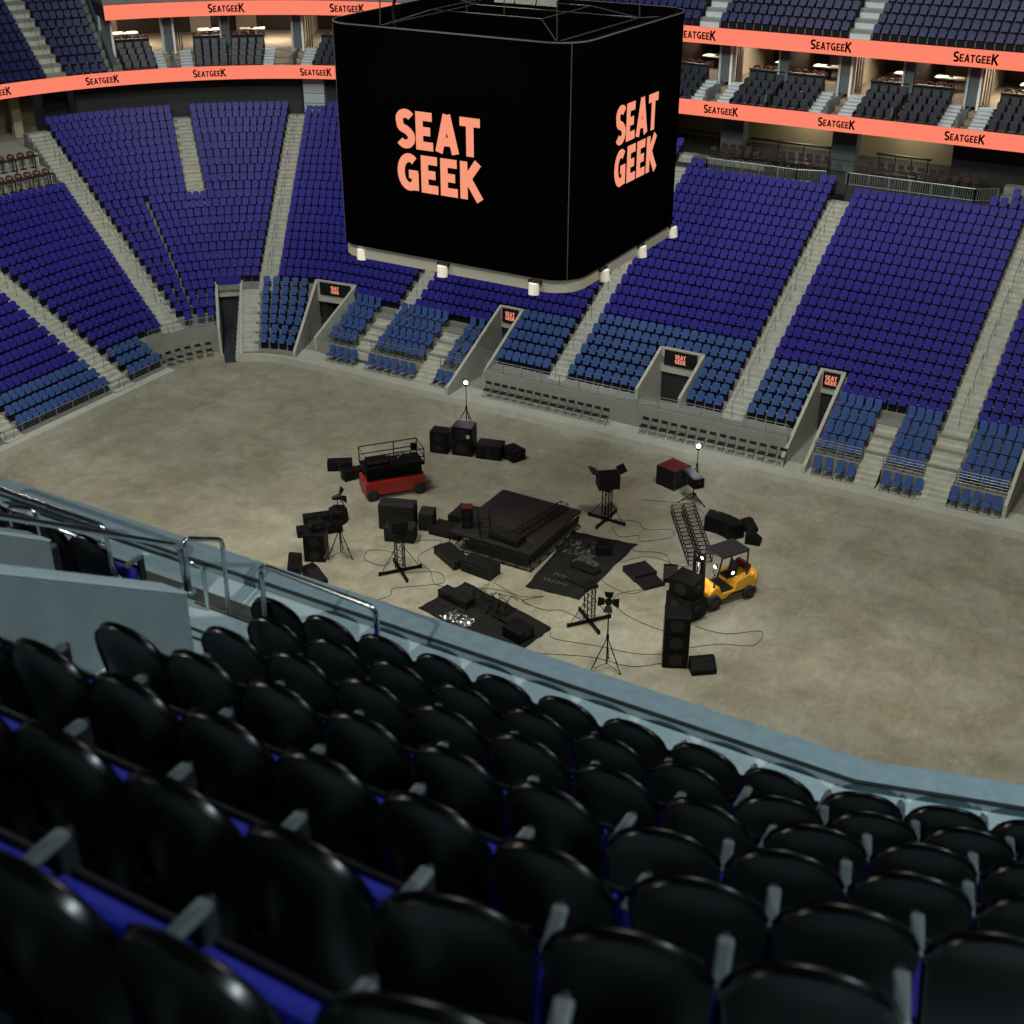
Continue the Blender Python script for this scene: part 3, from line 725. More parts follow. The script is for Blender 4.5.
for mi_, (kind, s, nm) in enumerate(MODS):
    half = (mi_ == 0)
    W_ = 3.9 if half else WIDE
    def part_box(mb, off, d, z0, z1, w, dd):
        (x, y), h = at(kind, s, off, d); mb.box((x, y, (z0+z1)/2), (w, dd, z1-z0), rz=h)
    # partition with white edged column
    (x, y), h = at(kind, s, 0, 22.4)
    root = empty('suite_partition', (x, y, 13.6), h)
    box('core', 'slate', (0, 0, 1.75), (.55, .6, 3.5), root); box('left_edge', 'bluegrey', (-.36, -.05, 1.75), (.14, .7, 3.5), root); box('right_edge', 'white', (.36, -.05, 1.75), (.14, .7, 3.5), root)
    box('partition_panel', 'beige', (0, 4.2, 2.2), (.14, 7.8, 2.6), root); w2 = MB().box((0, -1.7, .55), (.16, 3.0, .9)).build('low_divider', 'slate', root)
    tag(root, f'slate and white partition at the left side of the {nm}', 'partition', 'suite partitions')
    if not half:
        (x, y), h = at(kind, s, W_/2, 22.4)
        root = empty('suite_partition', (x, y, 14.2), h)
        box('core', 'slate', (0, 0, 1.45), (.5, .5, 2.9), root); box('left_edge', 'bluegrey', (-.33, -.05, 1.45), (.12, .6, 2.9), root); box('partition_panel', 'brown', (0, 4.2, 1.5), (.12, 7.4, 2.6), root)
        box('low_divider', 'slate', (0, -1.6, 0), (.10, 3.0, .9), root)
        tag(root, f'slim slate partition in the middle of the {nm}', 'partition', 'suite partitions')
        mb = MB()
        for off in (.55, .70, .85): part_box(mb, off, 22.6, 14.6, 17.1, .05, .25)
        tag(mb.build('wood_screen', 'brown'), f'dark vertical wood slats at the left of the {nm}', 'screen', 'wood slat screens')
    # stairs either side
    for off in ((.95, W_-.85) if not half else (W_-.85,)):
        mb = MB(); (x, y), h = at(kind, s, off, 18.9); root = empty('suite_stairway', (x, y, 13.6), h)
        for k in range(8): mb.box((0, .2+k*.4, .07+.065*k), (.8, .42, .14+.13*k))
        mb.build('steps', 'suite_step', root); tag(root, f"pale steps at the {'left' if off < 2 else 'right'} side of the {nm}", 'stairs', 'suite stairways')
    blocks_ = ((1.55, 'left'), (W_/2+.30, 'right')) if not half else ((.5, 'single'),)
    for b0, side in blocks_:
        for k in range(4):
            for i in range(4):
                (x, y), h = at(kind, s, b0+.28+i*.56, SUITE_D[k]+.02)
                put_suite(x, y, 13.62+.27*k, h, f"dark navy suite armchair, {nth(k+1)} row, {nth(i+1)} in the {side} block, {nm}", 'navy armchairs of the suites')
        for i in range(4):
            (x, y), h = at(kind, s, b0+.28+i*.58, 22.55)
            put_stool(x, y, 14.6, h+random.uniform(-.3, .3), f"dull red stool, {nth(i+1)} behind the {side} armchairs, {nm}")
        (x, y), h = at(kind, s, b0+1.1, 22.2); root = empty('suite_counter', (x, y, 14.6), h)
        box('counter_top', 'dark', (0, 0, .9), (2.3, .3, .05), root); box('counter_front', 'dark', (0, .08, .44), (2.3, .04, .88), root)
        tag(root, f'dark counter behind the {side} armchairs of the {nm}', 'counter', 'suite counters')
        # interior: white table, beige and brown panels
        (x, y), h = at(kind, s, b0+1.15, 26.2); root = empty('suite_table', (x, y, 14.6), h)
        t = MB(); t.prism([(-.9, -.35), (-.8, -.5), (.8, -.5), (.9, -.35), (.9, .35), (.8, .5), (-.8, .5), (-.9, .35)], .72, .78); t.build('table_top', 'white', root)
        t = MB(); t.box((0, 0, .36), (.35, .3, .72)); t.build('pedestal', 'dark', root); MB().cyl((0, 0, .78), (0, 0, .84), .14, 10).build('centre_dish', 'dark', root)
        tag(root, f'white topped table inside the {nm}, {side} half', 'table', 'white suite tables')
        (x, y), h = at(kind, s, b0+.6, 30.4); wp = MB().box((0, 0, 1.2), (1.5, .08, 2.4)).build('wall_panel', 'beige'); wp.location = (x, y, 14.6); wp.rotation_euler = (0, 0, h)
        tag(wp, f'beige wall panel in the {side} half of the {nm}', 'wall panel', 'beige suite panels')
# divider wall at the left end of the suites
(x0, y0), (x1, y1) = pos('cor', 33.4, 18.9), pos('cor', 33.4, 30)
mb = MB(); slope_wall(mb, (x0, y0), (x1, y1), 14.4, 21.0, .35, 13.4); struct(mb.build('wall_suite_end', 'slate'))
# upper deck terraces
def deck_profile(d0, z0, n): 
    p = [(d0-.7, z0-.38), (d0-.7, z0)]
    for r in range(n):
        d = d0+.8*r; z = z0+.47*r; p += [(d-.55, z), (d+.25, z)]
    p.append((p[-1][0], z0-.38)); return p
mb = MB(); sweep(mb, [('cor', 33.6, 90), ('far', CX, 2)], deck_profile(20.9, 17.9, 10)); struct(mb.build('terrace_upper_deck', 'terrace'))
mb = MB(); sweep(mb, [('end', 28, CY), ('cor', 0, 33.3)], deck_profile(19.3, 13.65, 15)); struct(mb.build('terrace_upper_deck_left', 'terrace'))
zd = lambda d: 17.9+.47*(d-20.9)/.8
for s, lab in ((-31.75, 'upper deck stairway just right of the scoreboard'), (-22.55, 'upper deck stairway above the middle of the right ribbon')):
    stairs(lab, 'far', s, 1.2, 0, 8, rail=False, group='upper deck stairways', zf=zd, drow=lambda r: 20.9+.8*r, mat='suite_step')
stairs('upper deck stairway at top left above the lower ribbon', 'cor', 24.2, 1.2, 1, 13, rail=True, group='upper deck stairways', zf=lambda d: 13.65+.47*(d-19.3)/.8, drow=lambda r: 19.3+.8*r, mat='stairs')
# red-brown loose chairs on the left landing
for k in range(2):
    for i in range(9):
        ph = 17.0-i*1.7; x, y = pos('cor', max(ph, .5), 16.0+1.9*k); o = copy_tree(R0); o.location = (x, y, 8.0+.8*k); o.rotation_euler = (0, 0, heading('cor', max(ph, .5)))
        tag(o, f"dull red stool on the left landing, {nth(i+1)} from the right in the {'lower' if k == 0 else 'upper'} row", 'bar stool', 'dull red stools on the left landing')
for k in range(2):
    a = pos('cor', 17.5, 15.45+1.9*k); b = pos('cor', 2, 15.45+1.9*k)
    root = empty('landing_counter', (*a, 8.0+.8*k)); d = Vector(b)-Vector(a); ang = math.atan2(d.y, d.x)
    box('counter_top', 'dark', (d.x/2, d.y/2, .86), (d.length, .34, .06), root, rz=ang)
    for i in range(5): box('post', 'dark', (d.x*(i+.2)/4.4, d.y*(i+.2)/4.4, .43), (.06, .06, .86), root)
    tag(root, f"dark counter along the {'lower' if k == 0 else 'upper'} row of red stools on the left landing", 'counter', 'landing counters')

# ================================================================== SCOREBOARD
SX0, SX1, SY0, SY1, SZ0, SZ1 = -31.95, -21.25, 40.85, 50.75, 14.5, 22.78
cx, cy = (SX0+SX1)/2, (SY0+SY1)/2
sb = empty('scoreboard', (cx, cy, SZ0))
def rounded(hx, hy, r, n=8):
    p = []
    for qx, qy, a0 in ((hx-r, -hy+r, -90), (hx-r, hy-r, 0), (-hx+r, hy-r, 90), (-hx+r, -hy+r, 180)):
        p += [(qx+r*math.cos(R(a0+90*i/n)), qy+r*math.sin(R(a0+90*i/n))) for i in range(n+1)]
    return p
hx, hy, H_ = (SX1-SX0)/2, (SY1-SY0)/2, SZ1-SZ0
def loop_wall(poly, t, z0, z1):
    n = len(poly); mb = MB(); inner = [(x*(1-t/hx), y*(1-t/hy)) for x, y in poly]
    vs = [(x, y, z0) for x, y in poly]+[(x, y, z1) for x, y in poly]+[(x, y, z1) for x, y in inner]+[(x, y, z0) for x, y in inner]
    fs = []
    for i in range(n):
        j = (i+1) % n
        for k in range(4): fs.append((i+k*n, j+k*n, j+((k+1) % 4)*n, i+((k+1) % 4)*n))
    return mb.add(vs, fs)
loop_wall(rounded(hx, hy, 1.25), .35, 0, H_).build('screen_wall', 'screen', sb)
loop_wall(rounded(hx+.01, hy+.01, 1.25), .02, H_-.03, H_+.015).build('top_trim', 'edge', sb)
mb = MB(); k = 1.25*(1-math.sqrt(.5))
for sx in (-1, 1):
    for sy in (-1, 1): mb.box((sx*(hx-k+.005), sy*(hy-k+.005), H_/2), (.025, .025, H_))
mb.build('corner_seam', 'edge', sb)
loop_wall(rounded(hx-.06, hy-.06, 1.2), .5, -.50, -.02).build('bottom_ring', 'ring', sb)
MB().box((0, 0, .25), (2*hx-1.2, 2*hy-1.2, .3)).build('inner_floor', 'screen', sb)
for face, ang in ((0, 0), (1, PI/2), (2, PI), (3, -PI/2)):
    off = (hy if face % 2 == 0 else hx)+.03; dv = {0: (0, -1), 1: (1, 0), 2: (0, 1), 3: (-1, 0)}[face]
    size = 1.38
    lg = sign_text(sb, 0, 0, 0, size, 0, mat='logo', name='screen_lettering', gap=.14, w=.23)
    lg.location = (dv[0]*off + (-.20 if face == 0 else 0), dv[1]*off + (.1 if face == 1 else 0), H_*(.483 if face == 0 else .508)); lg.scale = (1.0, 1, 1); lg.rotation_euler = (0, 0, ang)
# open top framework
fr = MB()
zt = H_-.25
fr.tube([(-hx+1.6, -hy+1.6, zt), (hx-1.6, -hy+1.6, zt), (hx-1.6, hy-1.6, zt), (-hx+1.6, hy-1.6, zt)], .028, 6, closed=True)
fr.tube([(-hx+3, -hy+3, zt+.5), (hx-3, -hy+3, zt+.5), (hx-3, hy-3, zt+.5), (-hx+3, hy-3, zt+.5)], .022, 6, closed=True)
for a in (-1, 1):
    for b in (-1, 1): fr.tube([(a*(hx-.2), b*(hy-.9), zt+.1), (a*(hx-1.6), b*(hy-1.6), zt), (a*(hx-3), b*(hy-3), zt+.5)], .02, 5)
fr.build('top_framework', 'hub', sb)
cb = MB()
for a in (-1, 1):
    for b in (-1, 1):
        cb.tube([(a*(hx-1.6), b*(hy-1.6), zt), (a*(hx-1.9), b*(hy-1.9), zt+9)], .025, 5); cb.tube([(a*.8, b*(hy-3), zt+.5), (a*.8, b*(hy-3.2), zt+9)], .02, 5)
cb.build('hoist_cable', 'hub', sb)
mb = MB()
for i in range(3): mb.box((-1.2+i*.95, 1.8, zt+1.2), (.9, .06, 1.7), rx=R(-25))
mb.build('inner_panel', 'hub', sb)
tag(sb, 'huge black four-sided hanging scoreboard with coral lettering on its screens', 'scoreboard')
# hoist truss above, at the left corner
hb = empty('rigging_motor', (-29.2, 43.2, 23.6)); MB().box((0, 0, .5), (1.6, .5, .5)).build('body', 'gear', hb)
c_ = MB(); c_.tube([(-.6, 0, .6), (-.9, .1, 7)], .03, 5); c_.tube([(.5, 0, .6), (.6, .1, 7)], .03, 5); c_.build('chain', 'gear', hb); c_ = MB(); c_.tube([(-.7, -.1, .5), (-1.0, -.1, -.6), (-.9, -.1, -1.3)], .06, 6); c_.build('cable_drop', 'gear', hb)
tag(hb, 'black rigging motor with chains above the left top of the scoreboard', 'rigging')
def lampcan(x, y, rz, label):
    r = empty('lamp_can', (x, y, 14.22), rz)
    MB().tube([(0, 0, .12), (0, -.05, -.30)], [.21, .20], 14).build('body', 'lampwhite', r); box('bracket', 'black', (.0, .22, .16), (.5, .5, .12), r)
    MB().cyl((0, -.051, -.31), (0, -.052, -.32), .16, 14).build('lens', 'black', r)
    tag(r, label, 'lamp', 'white lamp housings under the scoreboard')
for x, y, rz, l in ((-30.65, 41.0, 0, 'white lamp can under the left end of the scoreboard'), (-26.75, 40.8, 0, 'white lamp can under the middle of the scoreboard left face'),
                    (-22.72, 40.75, 0, 'white lamp can just left of the scoreboard front corner'), (-21.2, 43.4, PI/2, 'lamp can right of the scoreboard front corner'),
                    (-21.25, 46.8, PI/2, 'lamp can under the middle of the scoreboard right face'), (-21.3, 49.9, PI/2, 'white lamp can at the far right corner of the scoreboard')):
    lampcan(x, y, rz, l)
# ================================================================== EQUIPMENT ON THE FLOOR
def wedge(label, x, y, rz, w=.62, h=.42, d=.5, z=0., tilt=0., mat='gear'):
    r = empty('wedge_monitor', (x, y, z), rz); r.rotation_euler = (tilt, 0, rz)
    MB().prism_x([(-d/2, 0), (d/2, 0), (d/2, h), (d*.12, h), (-d/2, h*.35)], -w/2, w/2).build('cabinet', mat, r, bevel=.012)
    a = Vector((0, -d/2, h*.35)); b = Vector((0, d*.12, h)); n = Vector((0, -(b-a).z, (b-a).y)).normalized()
    m = (a+b)/2+n*.012; g = MB().box((0, 0, 0), (w*.92, (b-a).length*.9, .02)).build('grille', 'grille', r); g.location = m; g.rotation_euler = (math.atan2((b-a).z, (b-a).y), 0, 0)
    box('handle', 'hub', (w/2+.006, .06, h*.6), (.012, .14, .035), r)
    return tag(r, label, 'speaker', 'wedge monitors on the floor')
def cabinet(name, label, x, y, rz, d, mat='gear', cat='speaker', group=None, z=0., grille=True, cones=0, rx=0.):
    r = empty(name, (x, y, z), rz); r.rotation_euler = (rx, 0, rz); w, dp, h = d
    MB().box((0, 0, h/2), d).build('cabinet', mat, r, bevel=.02)
    if grille: MB().box((0, -dp/2-.008, h/2), (w*.9, .02, h*.92)).build('grille', 'grille', r)
    for k in range(cones): MB().cyl((0, -dp/2-.015, h*(k+.5)/cones), (0, -dp/2-.03, h*(k+.5)/cones), min(w, h/cones)*.36, 18).build('speaker_cone', 'black', r)
    for s in (-1, 1): MB().box((s*(w/2+.008), 0, h*.62), (.016, dp*.3, .10)).build('handle', 'hub', r)
    c = MB()
    for a in (-1, 1):
        for b in (-1, 1): c.box((a*(w/2-.05), b*(dp/2-.05), .015), (.07, .07, .03))
    c.build('foot', 'hub', r)
    return tag(r, label, cat, group)
def flight_case(label, x, y, rz, d, lid='case', lh=.30, z=0., group='flight cases on the floor'):
    r = empty('flight_case', (x, y, z), rz); w, dp, h = d
    MB().box((0, 0, h*(1-lh)/2), (w, dp, h*(1-lh))).build('body', 'case', r, bevel=.01); MB().box((0, 0, h*(1-lh/2)), (w, dp, h*lh)).build('lid', lid, r, bevel=.01)
    e = MB()
    for a in (-1, 1):
        for b in (-1, 1): e.box((a*w/2, b*dp/2, h/2), (.035, .035, h+.01))
    e.box((0, -dp/2, h*.68), (w, .02, .03)); e.box((0, dp/2, h*.68), (w, .02, .03)); e.build('edge_trim', 'hub', r)
    for s in (-1, 1): box('latch', 'hub', (s*w*.25, -dp/2-.012, h*.66), (.09, .02, .09), r)
    return tag(r, label, 'flight case', group)
def array(label, x, y, rz, n, w, h=.30, dp=.5, bend=0., z=0., group='speaker line arrays'):
    """row of speaker boxes laid in a (curved) line; each box is a part"""
    r = empty('line_array', (x, y, z), rz); p = Vector((0, 0, 0)); a = 0.
    for k in range(n):
        d = Vector((math.cos(a), math.sin(a), 0)); c = p+d*w/2
        b = MB().box((0, 0, 0), (w*.97, dp, h)).build('array_box', 'gear', r, bevel=.01); b.location = c+Vector((0, 0, h/2)); b.rotation_euler = (0, 0, a)
        g = MB().box((0, -dp/2-.01, 0), (w*.85, .02, h*.85)); g.box((0, 0, h/2+.004), (w*.5, dp*.5, .008)); g.build('grille', 'grille', b)
        p += d*w; a += bend
    return tag(r, label, 'speaker', group)
def fix_names():
    pass
# speaker line pieces and boxes around the lift
cabinet('floor_speaker', 'black speaker lying left of the red scissor lift, farther one', -37.75, 47.6, R(35), (1.25, .55, .5), group='black speakers left of the lift', cones=2)
cabinet('floor_speaker', 'black speaker leaning beside the red scissor lift, nearer one', -36.55, 47.2, R(62), (1.3, .5, .5), group='black speakers left of the lift', cones=2)
cabinet('upright_speaker', 'black upright speaker right behind the scissor lift', -34.5, 52.0, R(14), (.95, .8, 1.2), group='back row of speakers', cones=2)
cabinet('upright_speaker', 'tall black speaker with a pale round badge, in the back row', -33.3, 52.4, R(14), (1.1, .9, 1.6), group='back row of speakers', cones=2)
c_ = MB().cyl((0, -.01, 0), (0, .01, 0), .11, 16).build('badge', 'ring', COL.objects['upright_speaker.001']); c_.location = (.36, -.49, 1.15)
cabinet('floor_speaker', 'wide black speaker at the right of the back row', -31.9, 52.7, R(14), (1.35, .9, .78), group='back row of speakers', cones=2)
cabinet('floor_speaker', 'slanted black speaker at the right end of the back row', -30.75, 53.1, R(-22), (1.0, .8, .6), group='back row of speakers', cones=1)
# lit tripod lamps, unlit tripod lamps
def tripod(label, x, y, h, rz, head='barn', lit=False, spread=.62, hexes=0, tilt=0.):
    r = empty('tripod_light', (x, y, 0), rz)
    for k in range(3):
        a = 2*PI*k/3+PI/2; f = Vector((math.cos(a)*spread, math.sin(a)*spread, .03))
        l = MB().tube([f, f*.55+Vector((0, 0, h*.22)), Vector((0, 0, h*.48))], .022, 6); l.tube([f, f+Vector((0, 0, -.03))], .05, 8); l.box(f*.7+Vector((0, 0, h*.15)), (.06, .06, .07)); l.build('leg', 'gear', r)
    b = MB()
    for k in range(3): a = 2*PI*k/3+PI/2; b.tube([(0, 0, .22), (math.cos(a)*spread*.8, math.sin(a)*spread*.8, .09)], .014, 5)
    b.build('spreader', 'gear', r)
    MB().tube([(0, 0, .2), (0, 0, h*.5), (0, 0, h)], [.028, .028, .018], 8).build('pole', 'gear', r)
    MB().cyl((0, 0, h*.46), (0, 0, h*.52), .06, 8).build('collar', 'gear', r)
    if head == 'barn':
        l = empty('lamp_head', (0, 0, h)); l.parent = r; l.rotation_euler = (tilt, 0, 0); l.scale = (.78, .78, .78)
        MB().tube([(0, .28, .1), (0, -.05, .1), (0, -.22, .1)], [.10, .17, .2], 14).build('housing', 'gear', l)
        for k in range(4):
            a = PI/2*k; c, s = math.cos(a), math.sin(a)
            f = MB(); f.add([(c*.2-s*.15, -.22, .1+s*.2+c*.15), (c*.2+s*.15, -.22, .1+s*.2-c*.15), (c*.52+s*.24, -.36, .1+s*.52-c*.24), (c*.52-s*.24, -.36, .1+s*.52+c*.24),
                             (c*.2-s*.15, -.2, .1+s*.2+c*.15), (c*.2+s*.15, -.2, .1+s*.2-c*.15), (c*.52+s*.24, -.34, .1+s*.52-c*.24), (c*.52-s*.24, -.34, .1+s*.52+c*.24)],
                            [(0,1,2,3),(7,6,5,4),(0,4,5,1),(1,5,6,2),(2,6,7,3),(3,7,4,0)]); f.build('barn_door', 'gear', l)
    if lit:
        MB().cyl((0, 0, h-.05), (0, 0, h+.06), .09, 12).build('lamp_holder', 'gear', r)
        u = []
        for i in range(9):
            for j in range(5): pass
        s = MB().tube([(0, 0, h+.06), (0, 0, h+.10), (0, 0, h+.18), (0, 0, h+.22)], [.05, .10, .10, .04], 12).build('bulb', 'bulb', r, smooth=True)
    for k in range(hexes):
        z = h*(.60+.17*k)
        MB().prism([(.42*math.cos(R(60*i)), .42*math.sin(R(60*i))) for i in range(6)], z, z+.20).build('ballast_box', 'gear', r, bevel=.02)
    return tag(r, label, 'light stand', 'tripod light stands')
tripod('lit work lamp on a thin tripod before the narrow tunnel', -34.75, 54.95, 2.55, .3, head=None, lit=True, spread=.7)
tripod('lit work lamp on a pole behind the red-lidded case', -21.6, 55.5, 1.75, 0, head=None, lit=True, spread=.3)
tripod('unlit tripod lamp with two hexagonal boxes stacked on its pole', -32.44, 40.55, 2.9, R(150), hexes=2, spread=.62)
tripod('unlit barn-door lamp on a tall tripod nearest the balcony', -18.23, 38.75, 3.0, R(20), spread=.66, tilt=R(-20))
t_ = tripod('low tripod carrying a black speaker beside the red-lidded case', -20.85, 53.35, .95, .2, head=None, spread=.75)
cabinet('floor_speaker', 'black speaker resting on a low tripod beside the red-lidded case', -20.95, 53.35, R(-38), (1.35, .55, .5), z=.97, cones=2)
flight_case('tall black case with a dull red lid, behind the drape carpet', -22.45, 54.55, R(73), (1.15, 1.15, 1.05), lid='darkred', lh=.04)
# left cluster
array('long black line array lying across another, upper one at the left', -35.75, 42.05, R(47), 5, .42, .42, .5)
array('long black line array lying nearer the balcony at the left', -35.3, 41.0, R(47), 5, .42, .40, .5)
sp = cabinet('upright_speaker', 'black upright speaker with a grey band near its foot, at the left', -33.3, 39.9, R(25), (.95, .85, 1.35), cones=2)
part_label(box('band', 'slate', (0, 0, .28), (.97, .87, .14), sp), 'blue-grey band')
cabinet('floor_speaker', 'small angled speaker on top of the banded upright speaker', -33.35, 40.1, R(60), (.6, .5, .38), z=1.37, cones=1)
wedge('black wedge monitor standing on end beside the balcony edge at left', -33.3, 38.35, R(20), .55, .9, .5)
wedge('black wedge monitor lying flat beside the balcony edge at left', -32.2, 38.35, R(70), .55, .5, 1.2)
# truss stands
def truss_stand(label, x, y, h, rz, top=True, arm=.95, group='lattice truss stands'):
    r = empty('truss_stand', (x, y, 0), rz)
    for k in range(4):
        a = PI/2*k; c, s = math.cos(a), math.sin(a); l = MB(); l.box((c*arm/2, s*arm/2, .09), (arm, .12, .09), rz=a); l.cyl((c*arm, s*arm, 0), (c*arm, s*arm, .17), .06, 8); l.build('base_arm', 'gear', r)
    q = .17; t = MB()
    for a in (-q, q):
        for b in (-q, q): t.tube([(a, b, .1), (a, b, h)], .025, 6)
    n = int(h/.34)
    for k in range(n):
        z0, z1 = .12+(h-.12)*k/n, .12+(h-.12)*(k+1)/n
        for i, (a, b) in enumerate(((-q, -q), (q, -q), (q, q), (-q, q))):
            c_, d_ = ((q, -q), (q, q), (-q, q), (-q, -q))[i]; t.tube([(a, b, z0), (c_, d_, z1)], .013, 4); t.tube([(a, b, z1), (c_, d_, z1)], .013, 4)
    t.build('lattice_tower', 'gear', r)
    for s in (-1, 1): MB().tube([(s*arm*.9, 0, .14), (s*q, 0, h*.66)], .016, 5).build('brace', 'gear', r)
    if top: MB().box((0, 0, h+.07), (.5, .5, .14)).build('sleeve_block', 'gear', r, bevel=.01)
    return tag(r, label, 'truss stand', group)
truss_stand('lattice truss stand with cross base below the padded boxes, at left', -29.35, 40.75, 1.9, R(52))
truss_stand('lattice truss stand with cross base in front of the drape carpet', -20.3, 41.3, 1.75, R(52))
truss_stand('lattice truss stand carrying a black box, behind the drape carpet', -23.6, 49.5, 1.65, R(-2))
cabinet('dimmer_box', 'black box with open flaps on top of the rear truss stand', -23.6, 49.5, R(40), (1.0, .75, .7), z=1.8, cat='equipment box')
for s, l in ((-1, 'black metal flap leaning on the left of the dimmer box'), (1, 'black metal flap leaning on the right of the dimmer box')): box('side_flap', 'gear', (s*.66, .1, .82), (.4, .8, .04), COL.objects['dimmer_box'], ry=R(-25*s))
def padded(label, x, y, rz, d, z=0.):
    r = empty('padded_box', (x, y, z), rz); w, dp, h = d; MB().box((0, 0, h/2), d).build('cover', 'padded', r, bevel=.05)
    s = MB(); s.box((0, 0, h+.004), (w*.96, .03, .012)); s.box((0, -dp/2-.004, h/2), (.03, .012, h*.96)); s.build('seam', 'case', r); return tag(r, label, 'covered box', 'charcoal covered boxes')
padded('tall charcoal covered box at the back of the heap left of the stage', -31.75, 44.1, R(20), (1.7, .8, 1.3))
padded('low charcoal covered box at the front of the heap left of the stage', -31.0, 43.2, R(20), (1.4, .8, .75))
padded('small charcoal covered box at the right of the heap left of the stage', -30.55, 44.75, R(20), (.7, .8, .9))
cabinet('dimmer_box', 'black box hung high on the left truss stand', -29.4, 40.8, R(52), (.75, .5, .5), z=2.05, cat='equipment box')
# scissor lift
def scissor_lift():
    r = empty('scissor_lift', (-34.05, 46.95, 0), R(50.5)); L2, W2 = 1.5, .68
    MB().prism_y([(-L2, .28), (-1.18, .24), (1.05, .24), (1.30, .55), (L2, .55), (L2, .95), (-L2, .95)], -W2, W2).build('chassis', 'red', r, bevel=.02)
    MB().box((L2-.06, 0, .72), (.06, 2*W2-.1, .36)).build('end_ladder', 'metal', r)
    for sx in (-1, 1):
        for sy in (-1, 1):
            w = MB().wheel((sx*1.18, sy*(W2+.01), .29), .29, .2).build('wheel', 'tyre', r); MB().wheel((sx*1.18, sy*(W2+.12), .29), .14, .05).build('hub', 'hub', w)
    a = MB()
    for k in range(4):
        z = 1.0+.13*k
        for s in (-1, 1):
            for t in (-1, 1): a.box((0, s*.45, z+.05), (2.75, .07, .09), ry=R(t*1.6))
        a.cyl((-1.3, -.5, z+.04), (-1.3, .5, z+.04), .03, 6); a.cyl((1.3, -.5, z+.04), (1.3, .5, z+.04), .03, 6)
    a.build('scissor_arms', 'gear', r)
    MB().box((0, 0, 1.56), (2.95, 1.3, .10)).build('platform_deck', 'gear', r)
    MB().box((0, -.66, 1.64), (2.95, .03, .16)).build('toe_board', 'gear', r)
    g = MB()
    for z in (1.95, 2.35): g.tube([(-1.45, -.64, z), (1.42, -.64, z), (1.47, -.58, z), (1.47, .64, z), (-1.45, .64, z)], .028, 6, closed=True)
    for x, y in ((-1.45, -.64), (-.3, -.64), (.8, -.64), (1.47, -.62), (1.47, .64), (.3, .64), (-1.45, .64)): g.tube([(x, y, 1.6), (x, y, 2.35)], .028, 6)
    g.tube([(.1, -.64, 2.35), (.4, -.64, 1.95)], .022, 5); g.build('guard_rail', 'gear', r)
    MB().box((-.7, .1, 1.7), (1.1, .7, .2)).build('folded_cover', 'gear', r, bevel=.04); MB().box((1.2, .3, 2.1), (.25, .2, .3)).build('control_box', 'gear', r)
    MB().tube([(.3, 0, 1.7), (.6, .1, 1.85), (1.0, 0, 1.7)], .09, 8).build('cable_coil', 'black', r)
    return tag(r, 'red scissor lift with lowered black platform and guard rails', 'scissor lift')
scissor_lift()
# stage
def stage():
    x0, x1, y0, y1, h = -28.55, -24.35, 43.55, 48.3, .92
    r = empty('stage_platform', ((x0+x1)/2, (y0+y1)/2, 0)); a, b = (x1-x0)/2, (y1-y0)/2
    MB().box((0, 0, h-.06), (2*a, 2*b, .12)).build('deck', 'stagedeck', r, bevel=.01)
    t = MB()
    for s in (-1, 1):
        for (p, q) in (((-a, s*b), (a, s*b)), ((s*a, -b), (s*a, b))):
            n = 6
            for i in range(n):
                u = Vector((*p, 0)).lerp(Vector((*q, 0)), i/n); v = Vector((*p, 0)).lerp(Vector((*q, 0)), (i+1)/n)
                t.tube([u+Vector((0, 0, .05)), v+Vector((0, 0, h-.14))], .014, 4); t.tube([v+Vector((0, 0, .05)), u+Vector((0, 0, h-.14))], .014, 4)
                t.tube([u+Vector((0, 0, 0)), u+Vector((0, 0, h-.1))], .022, 5)
            t.tube([Vector((*p, .06)), Vector((*q, .06))], .022, 5)
    t.build('leg_lattice', 'gear', r)
    sk = MB(); sk.box((.35, -b-.02, h-.42), (2*a-.9, .02, .5)); sk.box((a+.02, 0, h-.32), (.02, 2*b-.5, .34)); sk.build('skirt', 'cloth', r)
    tp = MB(); rr = random.Random(3)
    for x in (-.9, -.72, -.35, .35, .8, 1.0): tp.box((x+.55, -1.3+rr.uniform(-.04, .04), h+.003), (.13, .05, .006), rz=rr.uniform(-.5, .5))
    tp.build('lettering_marks', 'clothwhite', r)  # made-up pale dashes in place of the unreadable deck lettering
    return tag(r, 'dark stage platform on lattice legs in the middle of the floor', 'stage')
stage()
def on_stage(x, y): return (x, y, .925)
def truss_piece(label, x, y, z, ln, w, rz, rx=0., ry=0., name='truss_ladder', n=None, dbl=True):
    r = MB(); n = n or max(2, int(ln/.36)); q = w/2; H2 = w*.8 if dbl else 0
    for a in (-q, q):
        for b in ((0, H2) if dbl else (0,)): r.tube([(0, a, .03+b), (ln, a, .03+b)], .024, 5)
    for k in range(n+1):
        x_ = ln*k/n
        for b in ((0, H2) if dbl else (0,)): r.tube([(x_, -q, .03+b), (x_, q, .03+b)], .018, 4)
        if dbl:
            for a in (-q, q): r.tube([(x_, a, .03), (x_, a, .03+H2)], .016, 4)
            if k < n: r.tube([(x_, -q, .03+H2), (x_+ln/n, q, .03+H2)], .012, 4)
    o = r.build(name, 'gear'); o.location = (x, y, z); o.rotation_euler = (rx, ry, rz)
    return tag(o, label, 'truss', 'loose truss pieces')
truss_piece('narrow truss piece lying across the right of the stage deck', -25.55, 44.4, .93, 3.6, .42, R(82))
truss_piece('short lattice piece slanting over the left of the stage deck', -27.9, 45.4, .93, 1.9, .5, R(-55))
flight_case('flat black case on the stage deck near its front edge', -25.9, 44.15, R(-6), (1.55, .7, .34), z=.925)
